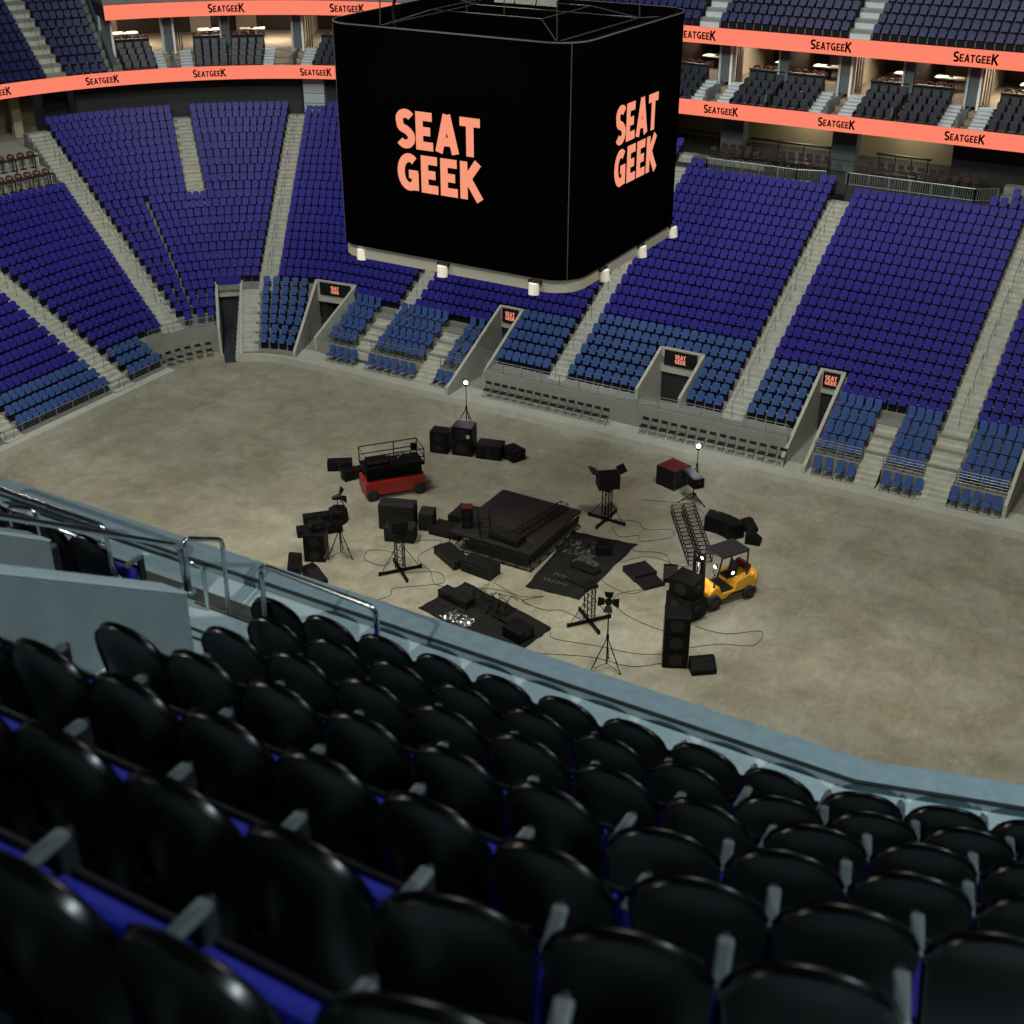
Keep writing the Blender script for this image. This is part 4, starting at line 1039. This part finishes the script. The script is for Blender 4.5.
sd = cabinet('floor_speaker', 'black and dull red speaker at the left of the stage deck', -28.1, 44.35, R(30), (.5, .5, 1.0), z=.925, cones=2)
part_label(box('top_cap', 'darkred', (0, 0, 1.01), (.5, .5, .03), sd), 'dull red cap')
flight_case('low charcoal step box at the left corner of the stage', -29.4, 44.75, R(4), (1.5, 1.0, .35)); flight_case('taller charcoal step box behind the left corner of the stage', -29.15, 46.0, R(4), (1.3, 1.3, .62))
flight_case('flat charcoal case at the left front of the stage', -27.95, 42.75, R(-28), (1.75, .8, .42))
flight_case('charcoal case at the front of the stage beside a red cloth', -26.25, 42.45, R(-5), (1.55, .75, .62))
tag(MB().box((0, 0, .03), (.42, .3, .06)).build('red_cloth', 'darkred'), 'small dull red cloth folded behind the front stage case', 'cloth'); COL.objects['red_cloth'].location = (-27.05, 43.1, .0)
# carpets
def carpet(label, pts, rows=10):
    mb = MB(); P = [Vector((*p, 0)) for p in pts]; n = rows; rr = random.Random(len(label)); g = []
    for i in range(n+1):
        for j in range(n+1):
            u, v = i/n, j/n; p = P[0]*(1-u)*(1-v)+P[1]*u*(1-v)+P[2]*u*v+P[3]*(1-u)*v
            e = 0 if 0 < i < n and 0 < j < n else .05; g.append((p.x+rr.uniform(-e, e), p.y+rr.uniform(-e, e), .018+rr.uniform(0, .02)))
    fs = [(i*(n+1)+j, (i+1)*(n+1)+j, (i+1)*(n+1)+j+1, i*(n+1)+j+1) for i in range(n) for j in range(n)]
    o = mb.add(g, fs).build('floor_drape', 'cloth', smooth=True); s = o.modifiers.new('thickness', 'SOLIDIFY'); s.thickness = .012; return tag(o, label, 'cloth', 'black floor drapes')
carpet('black floor drape right of the stage with faded lettering', [(-24.45, 47.75), (-21.35, 48.1), (-21.45, 42.65), (-23.95, 42.4)])
carpet('black floor drape nearest the balcony with silver foil on it', [(-26.4, 41.4), (-21.4, 40.15), (-21.75, 37.6), (-27.0, 38.6)])
tp = MB(); rr = random.Random(5)
for k, (yy, xs) in enumerate(((43.95, (-23.35, -23.18, -22.98, -22.8)), (43.35, (-23.55, -23.33, -23.12, -22.9, -22.7, -22.52)))):
    for x in xs: tp.box((x, yy, .045), (.045, .26, .006), rz=rr.uniform(-.6, .6)); tp.box((x+.05, yy+.05, .045), (.12, .04, .006), rz=rr.uniform(-.6, .6))
o = tp.build('faded_lettering', 'clothwhite'); dr = COL.objects['floor_drape']; o.parent = dr
def crumple(name, label, x, y, w, d, h, mat, cat, rz=0., n=14, seed=1, z=.03):
    rr = random.Random(seed); g = []
    for i in range(n+1):
        for j in range(n+1):
            u, v = i/n*2-1, j/n*2-1; e = max(0, 1-max(abs(u), abs(v))**4); g.append((u*w/2+rr.uniform(-.04, .04), v*d/2+rr.uniform(-.04, .04), rr.uniform(.1, 1)*h*e))
    o = MB().add(g, [(i*(n+1)+j, (i+1)*(n+1)+j, (i+1)*(n+1)+j+1, i*(n+1)+j+1) for i in range(n) for j in range(n)]).build(name, mat); o.location = (x, y, z); o.rotation_euler = (0, 0, rz)
    s = o.modifiers.new('thickness', 'SOLIDIFY'); s.thickness = .01; return tag(o, label, cat)
crumple('crumpled_drape', 'black crumpled drape heaped at the top of the right floor drape', -23.35, 46.6, 1.7, 1.5, .3, 'black', 'cloth', .2, seed=2)
crumple('crumpled_cloth', 'grey crumpled cloth in the middle of the right floor drape', -22.6, 45.5, 1.1, .6, .28, 'greycloth', 'cloth', -.2, seed=3)
cabinet('equipment_cube', 'small black cube case on the right floor drape', -22.35, 46.75, R(30), (.7, .7, .45), z=.03, cat='equipment box')
flight_case('flat black tray lying on the right floor drape', -22.35, 44.95, R(-8), (1.3, .5, .16), z=.03)
flight_case('thin black bar case near the lettering of the right floor drape', -22.2, 43.7, R(-12), (.95, .18, .12), z=.03)
crumple('silver_foil', 'crumpled silver foil glinting on the near floor drape', -25.1, 38.75, 1.5, .9, .16, 'foil', 'foil', -.25, n=26, seed=4, z=.04)
flight_case('long black case at the left of the near floor drape', -25.9, 39.9, R(-12), (1.6, .55, .38), z=.03)
cabinet('equipment_cube', 'black cube case at the right of the near floor drape', -22.3, 38.9, R(-14), (1.0, .85, .5), z=.03, cat='equipment box')
flight_case('thin black bar leaning toward the cube on the near floor drape', -23.3, 39.5, R(-15), (1.2, .16, .14), z=.03)
# wire net
rr = random.Random(9); mb = MB(); pts = [Vector((rr.uniform(-.95, .95), rr.uniform(-.55, .55), rr.uniform(.02, .75))) for _ in range(150)]
for i in range(150):
    near = sorted(pts, key=lambda q: (q-pts[i]).length)[1:4]
    for q in near: mb.tube([pts[i], q], .010, 4)
o = mb.build('wire_net', 'gear'); o.location = (-24.3, 40.2, .03); o.rotation_euler = (0, 0, -.2); tag(o, 'tangled wire net frame standing on the near floor drape', 'wire net')
# right cluster
flight_case('flat black case left of the forklift, farther of two', -20.15, 45.85, R(-35), (1.0, 1.1, .3)); flight_case('open flat black case left of the forklift, nearer of two', -19.45, 45.35, R(-35), (.9, 1.0, .16))
wedge('black wedge monitor between the flat cases and the speaker pile', -18.8, 46.1, R(25), .6, .62, .6)
truss_piece('long black truss ladder leading to the forklift, left one', -21.05, 51.85, 0, 4.9, .5, R(-57)); truss_piece('long black truss ladder leading to the forklift, right one', -20.62, 52.3, 0, 4.8, .5, R(-57))
array('curved black line array lying behind the forklift roof', -19.3, 51.3, R(6), 5, .36, .75, .8, bend=R(-10))
wedge('upper of two black wedge monitors beyond the forklift', -17.45, 52.0, R(60), .55, .5, .7); wedge('lower of two black wedge monitors beyond the forklift', -16.85, 51.0, R(100), .55, .5, .7)
wedge('small black wedge monitor right of the tall speaker tower', -14.9, 40.45, R(38), 1.0, .55, .6)
def tower(label, x, y, rz, w, d, h, n):
    r = empty('speaker_tower', (x, y, 0), rz)
    for k in range(n):
        z = h*k/n; b = MB().box((0, 0, h/n/2-.01), (w, d, h/n-.02)).build('cabinet', 'gear', r, bevel=.02); b.location = (0, 0, z)
        MB().box((0, -d/2-.01, h/n/2-.01), (w*.9, .02, h/n*.86)).build('grille', 'grille', b); MB().cyl((0, -d/2-.02, h/n/2), (0, -d/2-.035, h/n/2), min(w, h/n)*.34, 16).build('speaker_cone', 'black', b)
    return tag(r, label, 'speaker')
tower('tall black speaker tower nearest the balcony at right', -16.1, 40.5, R(25), 1.0, .95, 2.35, 3)
cabinet('stacked_speaker', 'large black speaker at the bottom of the pile on the forks', -17.1, 43.85, R(-28), (1.35, 1.1, .85), z=.16, cones=1, group='speaker pile before the forklift')
cabinet('stacked_speaker', 'black speaker on top of the pile on the forks', -17.15, 43.95, R(-10), (1.15, .95, .8), z=1.03, cones=1, group='speaker pile before the forklift', rx=R(3))
# forklift
def forklift():
    r = empty('forklift', (-16.42, 45.72, 0), math.atan2(-.88, -.48)); W2 = .6
    MB().prism_y([(-1.55, .5), (-1.25, .32), (.75, .32), (1.0, .45), (1.0, .78), (.72, 1.02), (.45, 1.0), (.30, .62), (-.35, .62), (-.45, .98), (-1.05, 1.12), (-1.5, 1.02), (-1.62, .85)], -W2, W2).build('chassis', 'yellow', r, bevel=.05)
    MB().tube([(-1.35, -.48, .78), (-1.62, -.25, .82), (-1.68, 0, .82), (-1.62, .25, .82), (-1.35, .48, .78)], .27, 10).build('counterweight', 'yellow', r, smooth=True)
    MB().box((.0, 0, .66), (.75, 1.05, .06)).build('foot_well', 'black', r)
    for s in (-1, 1):
        p = MB(); p.prism_y([(-.95, .52), (-.2, .52), (.1, .38), (-1.0, .38)], s*W2, s*(W2+.012)); p.build('side_stripe', 'black', r)
    MB().box((-.45, 0, 1.06), (.5, .5, .14)).build('seat', 'black', r, bevel=.03); MB().box((-.72, 0, 1.35), (.12, .46, .55), ry=R(-12)).build('seat_back', 'black', r, bevel=.03)
    for x, s, rad in ((.78, 1, .36), (.78, -1, .36), (-1.12, 1, .30), (-1.12, -1, .30)):
        w = MB().wheel((x, s*(W2+.02), rad), rad, .26, 24).build('wheel', 'tyre', r); MB().wheel((x, s*(W2+.16), rad), rad*.5, .04, 14).build('hub', 'hub', w)
    g = MB()
    for s in (-1, 1): g.tube([(.72, s*.5, 1.0), (.50, s*.5, 1.7), (.38, s*.5, 2.3)], .04, 6); g.tube([(-1.05, s*.5, 1.05), (-1.02, s*.5, 2.3)], .04, 6); g.tube([(.38, s*.5, 2.3), (-1.02, s*.5, 2.3)], .04, 6)
    for x in (.38, -1.02): g.tube([(x, -.5, 2.3), (x, .5, 2.3)], .04, 6)
    g.build('overhead_guard', 'black', r)
    MB().box((-.32, 0, 2.35), (1.5, 1.12, .05)).build('roof_plate', 'hub', r, bevel=.01)
    m = MB()
    for s in (-1, 1): m.box((1.16, s*.3, 1.35), (.12, .09, 2.5)); m.box((1.2, s*.2, 1.2), (.08, .06, 2.1))
    for z in (.35, 1.3, 2.2, 2.55): m.box((1.16, 0, z), (.1, .68, .09))
    m.cyl((1.14, .12, .3), (1.14, .12, 2.3), .035, 8); m.cyl((1.14, -.12, .3), (1.14, -.12, 2.3), .035, 8); m.build('mast', 'black', r)
    c = MB()
    for z in (.25, .65): c.box((1.28, 0, z), (.06, .95, .1))
    for x in (-.42, 0, .42): c.box((1.30, x, .75), (.03, .04, 1.0))
    c.build('fork_carriage', 'black', r)
    for s in (-1, 1): f = MB(); f.box((1.88, s*.28, .11), (1.15, .11, .04)); f.box((1.33, s*.28, .4), (.05, .11, .6)); f.build('fork', 'black', r)
    MB().tube([(.40, 0, 1.0), (.25, 0, 1.28)], .025, 6).build('steering_column', 'black', r)
    MB().tube([(.25+.0*math.cos(a)+.06*math.sin(a), .16*math.cos(a), 1.30+.15*math.sin(a)) for a in [2*PI*i/16 for i in range(16)]], .016, 5, closed=True).build('steering_wheel', 'black', r)
    MB().cyl((-1.25, -.35, 1.32), (-1.25, .35, 1.32), .17, 16).build('gas_bottle', 'darkred', r, bevel=.03)
    for s, z in ((-1, 2.0), (1, 2.0)):
        h = MB().cyl((.56, s*.42, z), (.66, s*.42, z-.02), .09, 14).build('work_light', 'black', r); MB().cyl((.662, s*.42, z-.02), (.672, s*.42, z-.022), .07, 14).build('lens', 'bulb', h)
    h = MB().cyl((-.1, .63, 1.6), (-.1, .70, 1.58), .09, 14).build('work_light', 'black', r); MB().cyl((-.1, .702, 1.58), (-.1, .71, 1.578), .07, 14).build('lens', 'bulb', h)
    MB().tube([(.05, .42, 1.0), (.0, .5, 1.3), (-.1, .64, 1.6)], .02, 5).build('light_bracket', 'black', r)
    return tag(r, 'yellow forklift truck with black mast and lit work lights', 'forklift')
forklift()
# cables on the floor
def cable(label, pts, seed=0):
    P = [Vector((*p, 0)) for p in pts]; out = []; n = len(P)
    for i in range(n-1):
        a, b, c, d = P[max(i-1, 0)], P[i], P[i+1], P[min(i+2, n-1)]
        for k in range(7):
            t = k/7; out.append(.5*((2*b)+(c-a)*t+(2*a-5*b+4*c-d)*t*t+(3*b-a-3*c+d)*t**3))
    out.append(P[-1]); out = [Vector((p.x, p.y, .022)) for p in out]
    return tag(MB().tube(out, .011, 5).build('floor_cable', 'cable'), label, 'cable', 'thin black cables on the floor')
cable('thin cable looping left of the left truss stand', [(-29.6, 41.0), (-30.6, 41.9), (-31.6, 41.6), (-31.3, 40.8), (-30.2, 40.9), (-30.9, 42.6), (-31.6, 43.1)])
cable('thin cable circling right of the left truss stand', [(-29.2, 40.7), (-27.9, 41.5), (-27.2, 40.9), (-27.9, 40.2), (-28.8, 39.4), (-28.6, 38.9), (-28.9, 38.2)])
cable('thin cable from the covered boxes to the stage front', [(-30.3, 43.4), (-29.2, 43.9), (-29.4, 42.2), (-28.2, 41.4), (-27.2, 40.6), (-24.8, 41.6), (-23.0, 41.2)])
cable('thin cable winding between the near drape and the right drape', [(-25.3, 42.0), (-23.8, 41.6), (-22.9, 42.1), (-23.5, 41.3), (-22.3, 41.2), (-21.7, 41.5), (-20.6, 41.3)])
cable('thin cable loop right of the stage behind the right drape', [(-23.3, 49.3), (-22.4, 48.4), (-21.6, 48.9), (-21.3, 47.6), (-20.0, 48.0), (-19.2, 47.3), (-18.3, 47.6)])
cable('thin cable running from the rear truss stand to the truss ladders', [(-23.4, 49.7), (-22.3, 50.1), (-21.6, 49.6), (-20.6, 50.2), (-20.3, 49.5), (-21.4, 48.4)])
cable('thin cable curving between right drape and flat cases', [(-21.3, 46.3), (-20.6, 47.3), (-19.5, 47.4), (-19.0, 46.6), (-19.6, 44.3), (-20.9, 44.3), (-21.7, 44.9)])
cable('thin cable loop before the flat black cases', [(-19.2, 45.0), (-20.2, 43.9), (-20.0, 43.0), (-18.7, 42.4), (-17.3, 42.2), (-16.2, 41.9)])
cable('thin cable from the speaker tower toward the tripod', [(-16.4, 40.9), (-17.6, 40.2), (-19.2, 39.9), (-20.9, 39.5), (-21.3, 39.8)])
cable('lower thin cable from the speaker tower past the tripod feet', [(-16.3, 40.3), (-17.4, 39.3), (-19.0, 39.1), (-20.7, 38.4), (-22.0, 37.9)])
cable('thin cable looping right under the forklift toward the tower', [(-16.4, 43.2), (-15.1, 43.3), (-13.9, 44.2), (-13.8, 43.1), (-15.0, 42.5), (-16.0, 41.6)])
cable('thin cable behind the lit lamp and the red-lidded case', [(-23.0, 52.2), (-22.0, 52.6), (-20.6, 52.9), (-19.6, 52.0), (-20.2, 51.2)])
# ================================================================== NEAR BALCONY
RY, RZ, RUN, RISE = 6.54, 24.60, .842, .535
BEND_X, BEND_A = -1.6, R(15.5)
def row_y(i): return RY-RUN*i
def row_tread(i): return RZ-.88+RISE*i
def near_pt(x, y):
    """point on the balcony plan: straight in X until BEND_X, then turned"""
    if x <= BEND_X: return Vector((x, y)), 0.
    s = x-BEND_X; return Vector((BEND_X+s*math.cos(BEND_A), y+s*math.sin(BEND_A))), BEND_A
def band(mb, x0, x1, y0, y1, z0, z1):
    xs = [x0]+([BEND_X] if x0 < BEND_X < x1 else [])+[x1]
    for a, b in zip(xs, xs[1:]):
        q = [near_pt(a, y0)[0], near_pt(b, y0)[0], near_pt(b, y1)[0], near_pt(a, y1)[0]]
        mb.prism([tuple(v) for v in q], z0, z1)
    return mb
XL, XR = -13.0, 3.2
mb = MB(); band(mb, XL, XR, RY-.25, 7.66, row_tread(0)-.9, row_tread(0)); struct(mb.build('floor_balcony_walkway', 'near_tread'))
mb = MB(); band(mb, XL, XR, RY-.25-RUN, RY-.25, row_tread(0)-.9, row_tread(1)); struct(mb.build('floor_balcony_tier', 'near_tread'))
for i in range(2, 10):
    mb = MB()
    band(mb, -5.49, XR, row_y(i)-.25, row_y(i)+RUN-.25, row_tread(i)-1.2, row_tread(i))
    band(mb, XL, -7.1, row_y(i)-.25, row_y(i)+RUN-.25, row_tread(i)-1.2, row_tread(i))
    struct(mb.build('floor_balcony_tier', 'near_tread'))
mb = MB(); mb.bb(-7.1, -5.49, -2, 5.45, 23.2, row_tread(1)); struct(mb.build('floor_near_passage', 'near_wall'))
mb = MB(); band(mb, XL, XR, 7.64, 7.92, 22.3, 23.80); struct(mb.build('wall_balcony_parapet', 'parapet'))
mb = MB(); band(mb, XL, XR, 7.635, 7.66, 23.78, 23.806); struct(mb.build('trim_parapet_strip', 'strip'))
mb = MB(); band(mb, XL, -5.95, 7.20, 7.36, 23.70, row_tread(0)+.008); struct(mb.build('trim_walkway_strip', 'nosing'))
mb = MB()
def near_wall(label, x, w, y0, y1, side):
    root = empty('passage_wall', (x, y1, 24.0)); mb = MB(); sl = RISE/RUN
    zt = lambda y: 25.46-(y-5.23)*sl
    mb.prism_x([(y0-y1, -1.0), (0, -1.0), (0, zt(y1)-24.0), (y0-y1, zt(y0)-24.0)], -w/2, w/2); mb.build('wall_body', 'near_wall', root, bevel=.012)
    c = MB(); c.prism_x([(y0-y1, zt(y0)-24.0+.002), (0, zt(y1)-24.0+.002), (0, zt(y1)-24.0+.02), (y0-y1, zt(y0)-24.0+.02)], -w/2-.005, w/2+.005); c.build('coping', 'near_tread', root)
    return tag(root, label, 'wall', 'balcony passage walls')
near_wall('blue-grey sloping passage wall nearest the seats, lower left', -5.60, .22, -2, 5.25, 1)
near_wall('blue-grey sloping passage wall farther left, behind the first', -7.06, .22, -2, 5.42, -1)
# steps between the passage and the front walkway
st = empty('balcony_steps', (-6.25, 6.3, row_tread(0)))
MB().box((-.1, .30, .13), (1.5, .55, .27)).build('step', 'near_tread', st); b_ = MB(); b_.box((-.1, -.04, .538), (1.5, .03, .008)); b_.box((-.1, -.13, .538), (1.5, .025, .008)); b_.box((-.1, .565, .272), (1.5, .03, .008)); b_.build('nosing', 'nosing', st)
tag(st, 'short pale steps with dark nosings beside the chrome hoop rails', 'steps')

# ------------------------------------------------------------------ chrome rails
def chrome(label, paths, r=.022, group='chrome balcony rails'):
    c = Vector(paths[0][0]); c.z = min(p[2] for q in paths for p in q); root = empty('chrome_railing', c)
    for k, q in enumerate(paths):
        P = [Vector(p)-c for p in q]
        out = [P[0]]
        for a, b, d in zip(P, P[1:], P[2:]):       # rounded corners
            u = (a-b).normalized(); v = (d-b).normalized(); rr = min(.07, (a-b).length*.4, (d-b).length*.4)
            for t in (0, .25, .5, .75, 1): out.append((b+u*rr)*(1-t)**2+b*2*t*(1-t)+(b+v*rr)*t*t)
        out.append(P[-1]); MB().tube(out, r, 12).build('top_rail' if k == 0 else 'mid_rail', 'chrome', root, smooth=True)
    f = MB()
    for q in paths[:1]:
        for p in (q[0], q[-1]): p = Vector(p)-c; f.cyl(p, p+Vector((0, 0, .015)), .05, 14)
    f.build('foot_flange', 'chrome', root)
    return tag(root, label, 'railing', group)
z0 = row_tread(0); z1 = row_tread(1)
chrome('chrome guard rail over the front row right of the steps', [[(-5.93, 6.44, z1), (-5.93, 6.44, 24.93), (-5.01, 6.62, 24.74), (-5.01, 6.62, z1)]], .021)
chrome('tall chrome hoop rail standing beside the steps', [[(-6.93, 6.66, z1), (-6.93, 6.67, 24.76), (-6.93, 7.10, 24.54), (-6.93, 7.07, z0)], [(-6.93, 6.69, 24.52), (-6.93, 6.84, 24.42), (-6.93, 6.84, z0+.1)]], .02)
chrome('long chrome handrail on the farther passage wall', [[(-6.98, 2.4, 27.4), (-6.98, 5.08, 25.70), (-6.98, 6.66, 24.68), (-6.98, 6.68, z1)]], .024)
chrome('chrome guard rail of the left seat block with a bright top', [[(-9.9, 6.5, z1), (-9.9, 6.5, 24.80), (-7.64, 6.5, 24.76), (-7.61, 6.5, z1)], [(-9.9, 6.5, 24.62), (-7.64, 6.5, 24.56)]], .022)
chrome('small chrome hoop at the left edge of the picture', [[(-8.69, 6.42, z1), (-8.69, 6.42, 24.70), (-8.36, 6.42, 24.76), (-8.33, 6.42, z1)]], .018)
# ------------------------------------------------------------------ seats of the balcony
def shell_mesh():
    nu, nv = 16, 12; front = []; back = []
    for j in range(nv+1):
        for i in range(nu+1):
            u = -1+2*i/nu; zt = .885-.21*(1-math.sqrt(max(0, 1-(abs(u)**2.2)*.97)))
            zb = .10; v = j/nv; z = zb+(zt-zb)*v
            w = .2385-.055*(1-v)**1.1; x = u*w
            y = -.05+.17*(z-.3)*-1*-.0 - (z-.3)*.13 + .018*u*u
            q = (1-(abs(u)**4))*(1-(v**6)); front.append((x, y+.016, z)); back.append((x, y-.016-.005*q, z))
    n = nu+1; vs = front+back; o = len(front); fs = []
    for j in range(nv):
        for i in range(nu):
            a = j*n+i; fs.append((a, a+n, a+n+1, a+1)); fs.append((o+a, o+a+1, o+a+n+1, o+a+n))
    rim = [j*n for j in range(nv+1)]+[nv*n+i for i in range(1, nu+1)]+[j*n+nu for j in range(nv-1, -1, -1)]+[i for i in range(nu-1, 0, -1)]
    for a, b in zip(rim, rim[1:]+rim[:1]): fs.append((a, b, o+b, o+a) )
    return vs, fs
def balcony_seat():
    """spectators look to +Y; origin on the tread under the backrest"""
    r = empty('stadium_chair', (0, 0, 0)); vs, fs = shell_mesh()
    sh = MB().add(vs, fs).build('back_shell', 'shell', r, smooth=True); b = sh.modifiers.new('bevel', 'BEVEL'); b.width = .012; b.segments = 4; b.limit_method = 'ANGLE'; b.angle_limit = R(50)
    nu, nv = 8, 6; g = []
    for j in range(nv+1):
        for i in range(nu+1):
            u = -1+2*i/nu; zt = .80-.12*(1-math.sqrt(max(0, 1-u*u*.8))); z = .40+(zt-.40)*j/nv; g.append((u*.205, -.05-(z-.3)*.13+.018*u*u+.03+.045*(1-u**4)*(1-(2*j/nv-1)**4), z))
    fs = [(j*(nu+1)+i, j*(nu+1)+i+1, (j+1)*(nu+1)+i+1, (j+1)*(nu+1)+i) for j in range(nv) for i in range(nu)]
    MB().add(g, fs).build('back_cushion', 'pad', r, smooth=True)
    p = MB(); p.box((0, .09, .36), (.497, .33, .09), rx=R(76)); p.build('seat_cushion', 'pad', r, bevel=.03)
    p = MB(); p.box((0, .145, .355), (.45, .33, .03), rx=R(74)); p.build('seat_pan', 'black', r, bevel=.01)
    l = MB(); l.box((.25, .20, .31), (.026, .07, .60)); l.box((.25, .06, .13), (.12, .20, .26)); l.build('frame_and_gap_block', 'black', r, bevel=.008)  # frame leg, plus a low black block added to darken gaps between seats
    a = MB(); a.box((.2535, .11, .60), (.052, .20, .03), rx=R(3)); a.build('armrest', 'arm', r, bevel=.012)
    return r
BS = balcony_seat(); bs_used = [False]
def put_balcony(x, i, label):
    p, a = near_pt(x, row_y(i))
    if not bs_used[0]: o = BS; bs_used[0] = True
    else: o = copy_tree(BS)
    o.location = (p.x, p.y+.06, row_tread(i)); o.rotation_euler = (0, 0, a+random.uniform(-.012, .012)); tag(o, label, 'seat', 'black-backed seats of the near balcony')
#        first x, number of seats, label of row
ROWS = [(-5.89, 12), (-5.13, 11), (-4.74, 10), (-4.70, 10), (-4.72, 9), (-4.72, 9), (-4.22, 8), (-3.9, 6)]
ANCH = [-4.87, -4.13, -4.22, -3.12, -2.17, -2.07, -1.66, -1.9]
PITCH = .507
rown = ['front', 'second', 'third', 'fourth', 'fifth', 'sixth', 'seventh', 'eighth']
for i, (xf, n) in enumerate(ROWS[:7]):
    k0 = round((xf-ANCH[i])/PITCH); lim = {0: 1.0, 1: .8, 2: .55, 3: .35, 4: .0, 5: -.3, 6: -.55}[i]; k = k0; m = 0
    while ANCH[i]+k*PITCH < lim:
        m += 1; put_balcony(ANCH[i]+k*PITCH, i, f'black-backed balcony seat right of the steps, {rown[i]} row from the parapet, {nth(m)} from the left'); k += 1
for i in range(3):
    for k in range(5):
        put_balcony(-7.86-k*PITCH-.0*i, i, f'black-backed balcony seat left of the passage, {rown[i]} row, {nth(k+1)} from the steps')
# ================================================================== LIGHT
def spot(name, loc, target, energy, size, angle, color, blend=.3):
    l = bpy.data.lights.new(name, 'SPOT'); l.energy = energy; l.shadow_soft_size = size; l.spot_size = R(angle); l.spot_blend = blend; l.color = color
    o = bpy.data.objects.new(name, l); COL.objects.link(o); o.location = loc; o.rotation_euler = (Vector(target)-Vector(loc)).to_track_quat('-Z', 'Y').to_euler(); return o
def area(name, loc, target, energy, size, color, spread=180):
    l = bpy.data.lights.new(name, 'AREA'); l.energy = energy; l.size = size; l.color = color; l.spread = R(spread); l.shape = 'DISK'
    o = bpy.data.objects.new(name, l); COL.objects.link(o); o.location = loc; o.rotation_euler = (Vector(target)-Vector(loc)).to_track_quat('-Z', 'Y').to_euler(); return o
WARM = (1., .95, .80); COOL = (.80, .95, 1.)
spot('house_light_rear', (9.2, -56.5, 71.4), (-25, 48, 0), 105000, .3, 60, (1., .97, .86), .2)
area('house_light_floor', (-38, 34, 36), (-30, 48, 0), 6200, 5, WARM)
area('house_light_floor', (-12, 38, 36), (-20, 50, 0), 6200, 5, WARM)
area('house_light_stand', (-20, 46, 40), (-22, 70, 5), 4300, 3.5, (.82, .95, 1.))
area('house_light_stand', (-44, 42, 40), (-60, 64, 6), 4300, 3.5, (.82, .95, 1.))
area('house_light_balcony', (9, 9, 41), (-3, 5, 25), 2400, 1.3, COOL)
spot('stage_fill_spot', (-25, 31, 36), (-27, 44.5, 0), 14000, .5, 42, (1., .97, .85), .45)  # added spot with no visible fixture, brightens the floor around the stage
for x, y, z in ((-27.5, Y0+26, 16.9), (-20, Y0+26, 16.9), (-13, Y0+26, 16.9), (-35, Y0+26, 16.9)): area('suite_light', (x, y, z), (x, y-2, 14), 450, 1.5, (1, .85, .66))
for ph in (38, 49, 57, 68):
    x, y = pos('cor', ph, 25.5); area('suite_light', (x, y, 16.9), (x, y, 14), 220, 1.5, (1, .85, .66))
for x in (-26.5, -20): area('concourse_light', (x, Y0+25, 13.1), (x, Y0+25, 10), 110, 1.5, (1, .9, .66))
for x, y, z in ((-34.75, 54.95, 3.0), (-21.6, 55.5, 2.2)):
    l = bpy.data.lights.new('work_lamp', 'POINT'); l.energy = 55; l.shadow_soft_size = .1; l.color = (.9, .92, 1.); o = bpy.data.objects.new('work_lamp', l); COL.objects.link(o); o.location = (x, y, z)
l = bpy.data.lights.new('forklift_lamp', 'POINT'); l.energy = 40; l.shadow_soft_size = .06; o = bpy.data.objects.new('forklift_lamp', l); COL.objects.link(o); o.location = (-16.95, 44.9, 1.9)
w = bpy.data.worlds.new('arena_air'); scene.world = w; w.use_nodes = True
w.node_tree.nodes['Background'].inputs[0].default_value = (.65, .8, .9, 1); w.node_tree.nodes['Background'].inputs[1].default_value = .010
# ================================================================== CAMERA
cam = bpy.data.cameras.new('camera'); co = bpy.data.objects.new('camera', cam); COL.objects.link(co); scene.camera = co
cam.sensor_width = 36; cam.lens = 36*1321/1024; cam.clip_start = .05; cam.clip_end = 500
co.location = (0, 0, 30); co.rotation_euler = (R(90-28.39), 0, R(30.15))
cam.dof.use_dof = True; cam.dof.focus_distance = 55; cam.dof.aperture_fstop = 2.4
vs = scene.view_settings; vs.view_transform = 'Standard'; vs.look = 'None'; vs.gamma = 1; vs.use_curve_mapping = False; vs.exposure = 0
